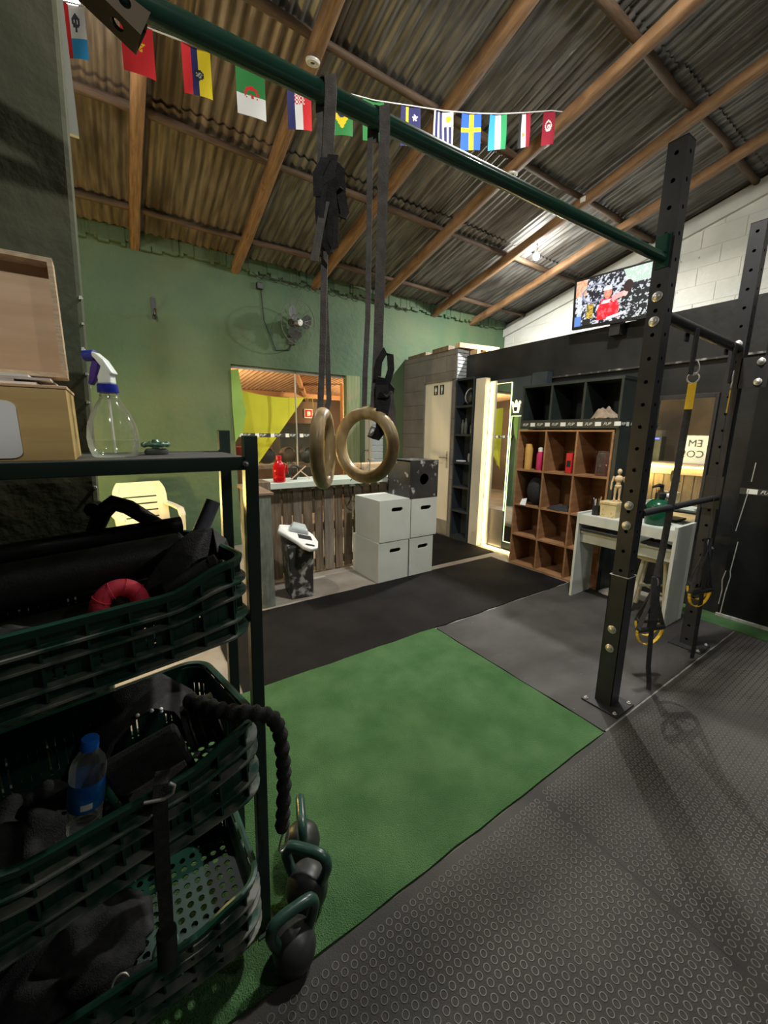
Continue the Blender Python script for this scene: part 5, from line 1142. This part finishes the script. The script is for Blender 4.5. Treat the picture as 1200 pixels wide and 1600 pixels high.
for bx in ((-.228,-.22,-.022,.016,.0,.213),(.150,.158,-.022,.016,.0,.213),(-.22,.150,-.022,.016,.205,.213),(-.22,.150,-.022,.016,0,.008)): MB().box(*bx).o('edge_strip', m_plye, t)
# spray bottle
t = T('spray_bottle', 'clear spray bottle with blue and white trigger head on the rack top', 'spray bottle', (0.0,1.035,RT), (0,0,math.radians(-33)))
prof = [(.036,0),(.041,.003),(.046,.022),(.047,.04),(.044,.065),(.035,.09),(.023,.112),(.0165,.122),(.0155,.132)]
MB().lathe(prof, n=28).o('bottle', m_pet, t, smooth=60)
MB().lathe([(.034,.002),(.039,.004),(.0445,.022),(.0455,.036)], n=28).o('water', m_wat, t, smooth=60)
for z in (.122,.127): MB().torus((0,0,z),.0165,.0012,n=20,m=6).o('neck_thread', m_pet, t, smooth=60)
MB().lathe([(.019,.132),(.0195,.134),(.0185,.149),(.017,.150)], n=24).o('collar', m_blue, t, smooth=40)
MB().prism([(-.013,.150),(.014,.150),(.013,.168),(.020,.170),(.018,.174),(.004,.197),(-.012,.211),(-.019,.213),(-.024,.205),(-.016,.200),(-.004,.184),(-.013,.165)], 'y', -.010, .010).o('head', m_trig, t, bevel=0.003)
hd = t.children[-1]
MB().cyl((-.018,0,.206),(-.038,0,.205),.011,16).o('nozzle', m_blue, hd, smooth=40)
MB().prism([(-.010,.192),(-.022,.197),(-.028,.182),(-.036,.150),(-.030,.147),(-.020,.160),(-.012,.180)], 'y', -.006, .006).o('trigger', m_violet, hd, bevel=0.002)
MB().cyl((0,0,.008),(0,0,.13),.002,6).o('dip_tube', m_pwhite, t)
t = T('valve_handle', 'small green-grey metal valve wheel beside the spray bottle', 'valve', (.082,1.10,RT))
MB().lathe([(.024,0),(.026,.004),(.025,.010),(.020,.014)], n=18).o('base', m_fan, t, smooth=40)
MB().torus((0,0,.024),.026,.0045,n=20,m=8).o('wheel', m_brass, t, smooth=50)
for k in range(4):
    a_ = k*PI/2+.4; MB().cyl((0,0,.022),(.026*math.cos(a_),.026*math.sin(a_),.024),.004,8).ball((.027*math.cos(a_),.027*math.sin(a_),.024),.007,8,6).o('spoke', m_brass, t, smooth=50)
MB().lathe([(.009,.012),(.010,.030),(.006,.035)], n=12).o('stem', m_brass, t, smooth=40)

# ---- top crate contents
t = T('foam_roller', 'thick black foam roller lying lengthwise across the top crate', 'foam roller', (-.15,1.02,1.065))
MB().tube([(-.38,.955,1.10),(.10,1.02,1.118)], .046, 24).o('foam', m_foam, t, W=True, smooth=40)
MB().tube([(-.39,1.04,1.145),(.12,1.10,1.168)], .020, 16).o('bar', m_blkp, t, W=True, smooth=40)
t = T('foam_roller', 'second black roller underneath, at the bottom of the top crate', 'foam roller', (-.15,.95,.975)); MB().tube([(-.30,.90,1.018),(.13,.985,1.018)], .042, 20).o('foam', m_foam, t, W=True, smooth=40)
t = T('red_ankle_cuff', 'red padded ring leaning on the front of the top crate', 'ankle cuff', (-.022,.865,1.02))
MB().torus((-.022,.872,1.070),.034,.0165,(.25,-.95,.15),n=32,m=12).o('padding', m_red, t, W=True, smooth=60)
for k in range(10):
    a_ = 2*PI*k/10; MB().torus((-.022+.034*math.cos(a_),.872+.009*math.cos(a_),1.070+.034*math.sin(a_)),.0168,.0008,(-math.sin(a_),0,math.cos(a_)),n=14,m=4).o('stitch', m_red, t, W=True)
t = T('tricep_handle', 'black V-shaped steel pull handle sticking out of the top crate', 'pull handle', (.02,1.12,1.08))
MB().tube([(-.075,1.13,1.06),(-.062,1.12,1.16),(-.040,1.115,1.212),(-.016,1.115,1.232),(.012,1.115,1.220),(.085,1.115,1.155),(.13,1.115,1.10)], [.016,.017,.020,.020,.018,.017,.016], 14).o('bar', m_blkp, t, W=True, smooth=50)
MB().cyl((-.058,1.10,1.222),(-.048,1.135,1.222),.016,14).o('swivel', m_blkp, t, W=True, smooth=40)
MB().cyl((.110,1.05,1.06),(.198,1.085,1.222),.0185,18).o('grip_tube', M('grey_rubber', (0.055,0.058,0.072), (0.07,0.073,0.088), rough=0.45, scale=20), label='grey rubber grip tube poking up at the right of the top crate', cat='tube', smooth=40)
t = T('resistance_band', 'wide black resistance band looped over the right end of the top crate', 'resistance band', (.11,.93,1.03))
MB().strap([(.035,.915,1.045),(.062,.905,1.10),(.095,.905,1.142),(.125,.925,1.155),(.160,.955,1.150),(.188,.965,1.128),(.190,.965,1.10),(.172,.955,1.085),(.150,.945,1.075)], .066, (.50,.30,-.6), .004).o('band', m_fab, t, W=True, smooth=60)
t = T('pipe_handle', 'short black tube handle with a flanged end in the top crate', 'handle', (.10,.90,1.04))
MB().tube([(.060,.880,1.078),(.150,.868,1.116)], .023, 18).o('tube', m_foam, t, W=True, smooth=40)
MB().tube([(.148,.868,1.115),(.160,.866,1.120)], .026, 18).o('flange', m_blkp, t, W=True, smooth=40); MB().ball((.165,.863,1.122),.010,10,8).o('end_knob', m_blkp, t, W=True, smooth=60)
cloth_heap('plastic_film', 'crumpled clear plastic film at the left of the top crate', 'plastic film', (-.19,.83,1.055), .09, .04, .04, m_fan, 15)

# ---- middle crate contents
t = T('water_bottle', 'crushed clear water bottle with blue cap and blue label in the middle crate', 'water bottle', (-.127,.862,.622), (math.radians(2),math.radians(9),0)); t.scale = (.9,.9,.86)
MB().lathe([(.026,0),(.030,.006),(.031,.03),(.028,.045),(.032,.06),(.033,.07),(.033,.145),(.033,.165),(.030,.18),(.018,.203),(.013,.208),(.013,.214)], n=26).o('bottle', m_pet, t, smooth=60)
for z in (.012,.026,.042,.055): MB().torus((0,0,z),.0300,.0018,n=24,m=6).o('rib', m_pet, t, smooth=60)
MB().lathe([(.0334,.075),(.0337,.077),(.0337,.140),(.0334,.142)], n=26, cap=False).o('label', m_blab, t, smooth=60)
MB().add([(.033*math.cos(a_)*1.025,.033*math.sin(a_)*1.025,z) for z in (.083,.098) for a_ in [math.radians(255+6*i) for i in range(7)]], [(i,i+1,8+i,7+i) for i in range(6)]).o('white_patch', m_pwhite, t)
MB().lathe([(.0165,.212),(.0170,.214),(.0165,.234),(.0150,.237)], n=22).o('cap', m_bcap, t, smooth=40)
t = T('velcro_cuff', 'flat black velcro cuff beside the water bottle in the middle crate', 'cuff', (0.0,.90,.60)); MB().at(Matrix.Translation((0.0,.880,.685)) @ Matrix.Rotation(math.radians(-14),4,'Y') @ Matrix.Rotation(math.radians(10),4,'X')).box(-.075,.070,-.016,.016,-.085,.080).o('pad', m_fab, t, W=True, bevel=0.01)
MB().at(Matrix.Translation((0.0,.860,.655)) @ Matrix.Rotation(math.radians(-14),4,'Y')).box(-.05,.065,-.003,.003,-.05,.02).o('flap', m_fabg, t, W=True, bevel=0.002)
t = T('velcro_cuff', 'rolled black cuff at the right in the middle crate', 'cuff', (.10,.93,.60)); MB().tube([(.075,.95,.70),(.145,.945,.715)], [.052,.052], 20).o('roll', m_fab, t, W=True, smooth=40)
for x in (.09,.11,.13): MB().torus((x,.948,.705),.0525,.002,(1,-.07,.2),n=24,m=5).o('seam', m_fabg, t, W=True, smooth=50)
cloth_heap('dark_filler_heap', 'added black heap standing for shade at the left of the middle crate', 'cloth', (-.22,.95,.562), .12, .15, .12, m_fab, 22)  # black heap added so the crate's inside looks dark
t = T('weight_belt', 'curved black weight belt lying at the back of the middle crate', 'belt', (.02,1.04,.60)); MB().strap([(-.12,1.02,.62),(-.10,1.05,.68),(-.04,1.08,.73),(.03,1.085,.735),(.08,1.06,.70),(.10,1.03,.64)], .10, (0,.9,.45), .012).o('belt', m_fab, t, W=True, smooth=60)
for k, (x, z) in enumerate(((-.02,.722),(.01,.722),(.03,.712),(.03,.718))): MB().ball((x,1.03,z),.005,8,6).o('rivet', m_cer, t, W=True, smooth=60)
# braided rope over the rim
pts = [(.085,.955,.770),(.12,.90,.772),(.155,.855,.772),(.200,.825,.770),(.240,.818,.745),(.258,.818,.70),(.264,.82,.62),(.266,.825,.55),(.262,.83,.46),(.258,.835,.40)]
def smoothpath(P, k):
    P = [Vector(p) for p in P]; out = []
    for i in range(len(P)-1):
        a_ = P[max(i-1,0)]; b_ = P[i]; c_ = P[i+1]; d_ = P[min(i+2,len(P)-1)]
        for j in range(k):
            t_ = j/k; out.append(.5*((2*b_)+(c_-a_)*t_+(2*a_-5*b_+4*c_-d_)*t_*t_+(3*b_-a_-3*c_+d_)*t_**3))
    out.append(P[-1]); return out
pp = smoothpath(pts, 10)
t = T('elastic_rope', 'thick black braided rope hanging over the middle crate at the rack corner', 'rope', (.258,.83,.36))
MB().tube(pp, [.0165+.0028*math.sin(i*1.25) for i in range(len(pp))], 12).o('rope', m_fab, t, W=True, smooth=60)
carabiner((.264,.838,.362),.062,.026,(.9,.3,0),.0028,.008).o('carabiner', m_chrome, t, W=True, smooth=50)
t = T('cable_strap', 'black pull strap hanging from the middle crate with a roll handle at its end', 'strap', (-.01,.775,.30))
MB().strap([(.015,.80,.735),(.008,.775,.728),(.004,.768,.70),(-.002,.768,.60),(-.008,.77,.45),(-.012,.77,.38)], .026, (1,0,0), .004).o('strap', m_fab, t, W=True)
MB().cyl((-.012,.77,.385),(-.016,.77,.305),.019,16).o('roll_handle', m_foam, t, W=True, smooth=40)
MB().tube([(-.022,.765,.712),(.010,.758,.708),(.026,.757,.714),(.030,.758,.728),(.022,.76,.736)], .0032, 8).o('snap_hook', m_chrome, t, W=True, smooth=50)

# ---- lowest crate contents
t = T('ankle_strap', 'black ankle strap with a steel ring in the lowest crate', 'ankle strap', (-.12,.89,.125)); MB().strap([(-.19,.875,.135),(-.16,.872,.165),(-.11,.872,.18),(-.06,.875,.165),(-.04,.88,.135)], .04, (0,.9,.3), .008).o('strap', m_fab, t, W=True, smooth=60)
MB().torus((-.11,.862,.195),.016,.003,(.2,-.7,.7),n=20,m=6).o('ring', m_chrome, t, W=True, smooth=50)
cloth_heap('dark_filler_heap', 'added black heap standing for shade in the left of the lowest crate', 'cloth', (-.20,1.035,.125), .16, .12, .11, m_fab, 21)  # another added heap, its black stands for the shade in this crate
t = T('tape_roll', 'pale green tape roll in the lowest crate', 'tape', (-.02,.90,.125)); MB().torus((-.02,.905,.155),.020,.011,(.3,-.8,.3),n=24,m=8).o('roll', M('pale_green_tape', (0.25,0.42,0.34), (0.30,0.48,0.40), rough=0.5, scale=20), t, W=True, smooth=60)

# ================================================================ KETTLEBELLS
def kettlebell(lab, loc, yaw, s=1.0):
    t = T('kettlebell', lab, 'kettlebell', loc, (0,0,yaw), group='kettlebells beside the rack')
    MB().lathe([(.032*s,0),(.045*s,.004*s),(.060*s,.035*s),(.064*s,.062*s),(.058*s,.092*s),(.042*s,.114*s),(.020*s,.124*s),(.004*s,.126*s)], n=26).o('bell', m_ironb, t, smooth=60)
    P = smoothpath([(-.042*s,0,.085*s),(-.060*s,0,.130*s),(-.066*s,0,.165*s),(-.050*s,0,.192*s),(0,0,.197*s),(.050*s,0,.192*s),(.066*s,0,.165*s),(.060*s,0,.130*s),(.042*s,0,.085*s)], 5)
    MB().tube(P, .0160*s, 12).o('handle', m_iron, t, smooth=60)
    return t
kettlebell('nearest kettlebell, its green handle pointing towards the studded mat', (.262,.790,.0115), math.radians(2), .90)
kettlebell('middle kettlebell with its green handle turned across, between the other two', (.345,.900,.0115), math.radians(-48), .98)
kettlebell('farthest kettlebell, its handle seen end-on', (.385,1.035,.0115), math.radians(72), .92)

# ================================================================ UNSEEN LOCKER-SHAPED BLOCKER, ADDED TO SHADE THE CRATES
t = T('added_light_blocker', 'unseen locker-shaped blocker added to keep lamp light off the crates', 'light blocker', (-.5,-.60,.010))
MB().box(-1.35,.36,-.85,-.37,.0105,2.44).o('body', m_fan, t, W=True, bevel=0.005)
for k in range(3):
    d_ = MB().box(-1.34+k*.567,-.783+k*.567,-.368,-.355,.06,2.40).o('door', m_fan, t, W=True, bevel=0.003)
    MB().box(-.85+k*.567,-.83+k*.567,-.354,-.335,1.10,1.25).o('handle', m_steel, d_, W=True)

# housings of the roof lamps out of frame
for k, (x, y, z) in enumerate(((2.2,1.15,4.0),(3.4,-2.2,4.2),(-0.45,-1.7,3.55))):
    t = T('roof_lamp', ['roof lamp over the turf, out of frame','roof lamp over the far end of the studded mat','roof lamp over the added light blocker'][k], 'lamp', (x,y,z+.10))
    MB().cyl((0,0,0),(0,0,.07),.03,14).o('socket', m_tin3, t, smooth=40); MB().cyl((0,0,.07),(0,0,roof_z(y)-z-.10),.004,6).o('cord', m_bwire, t)
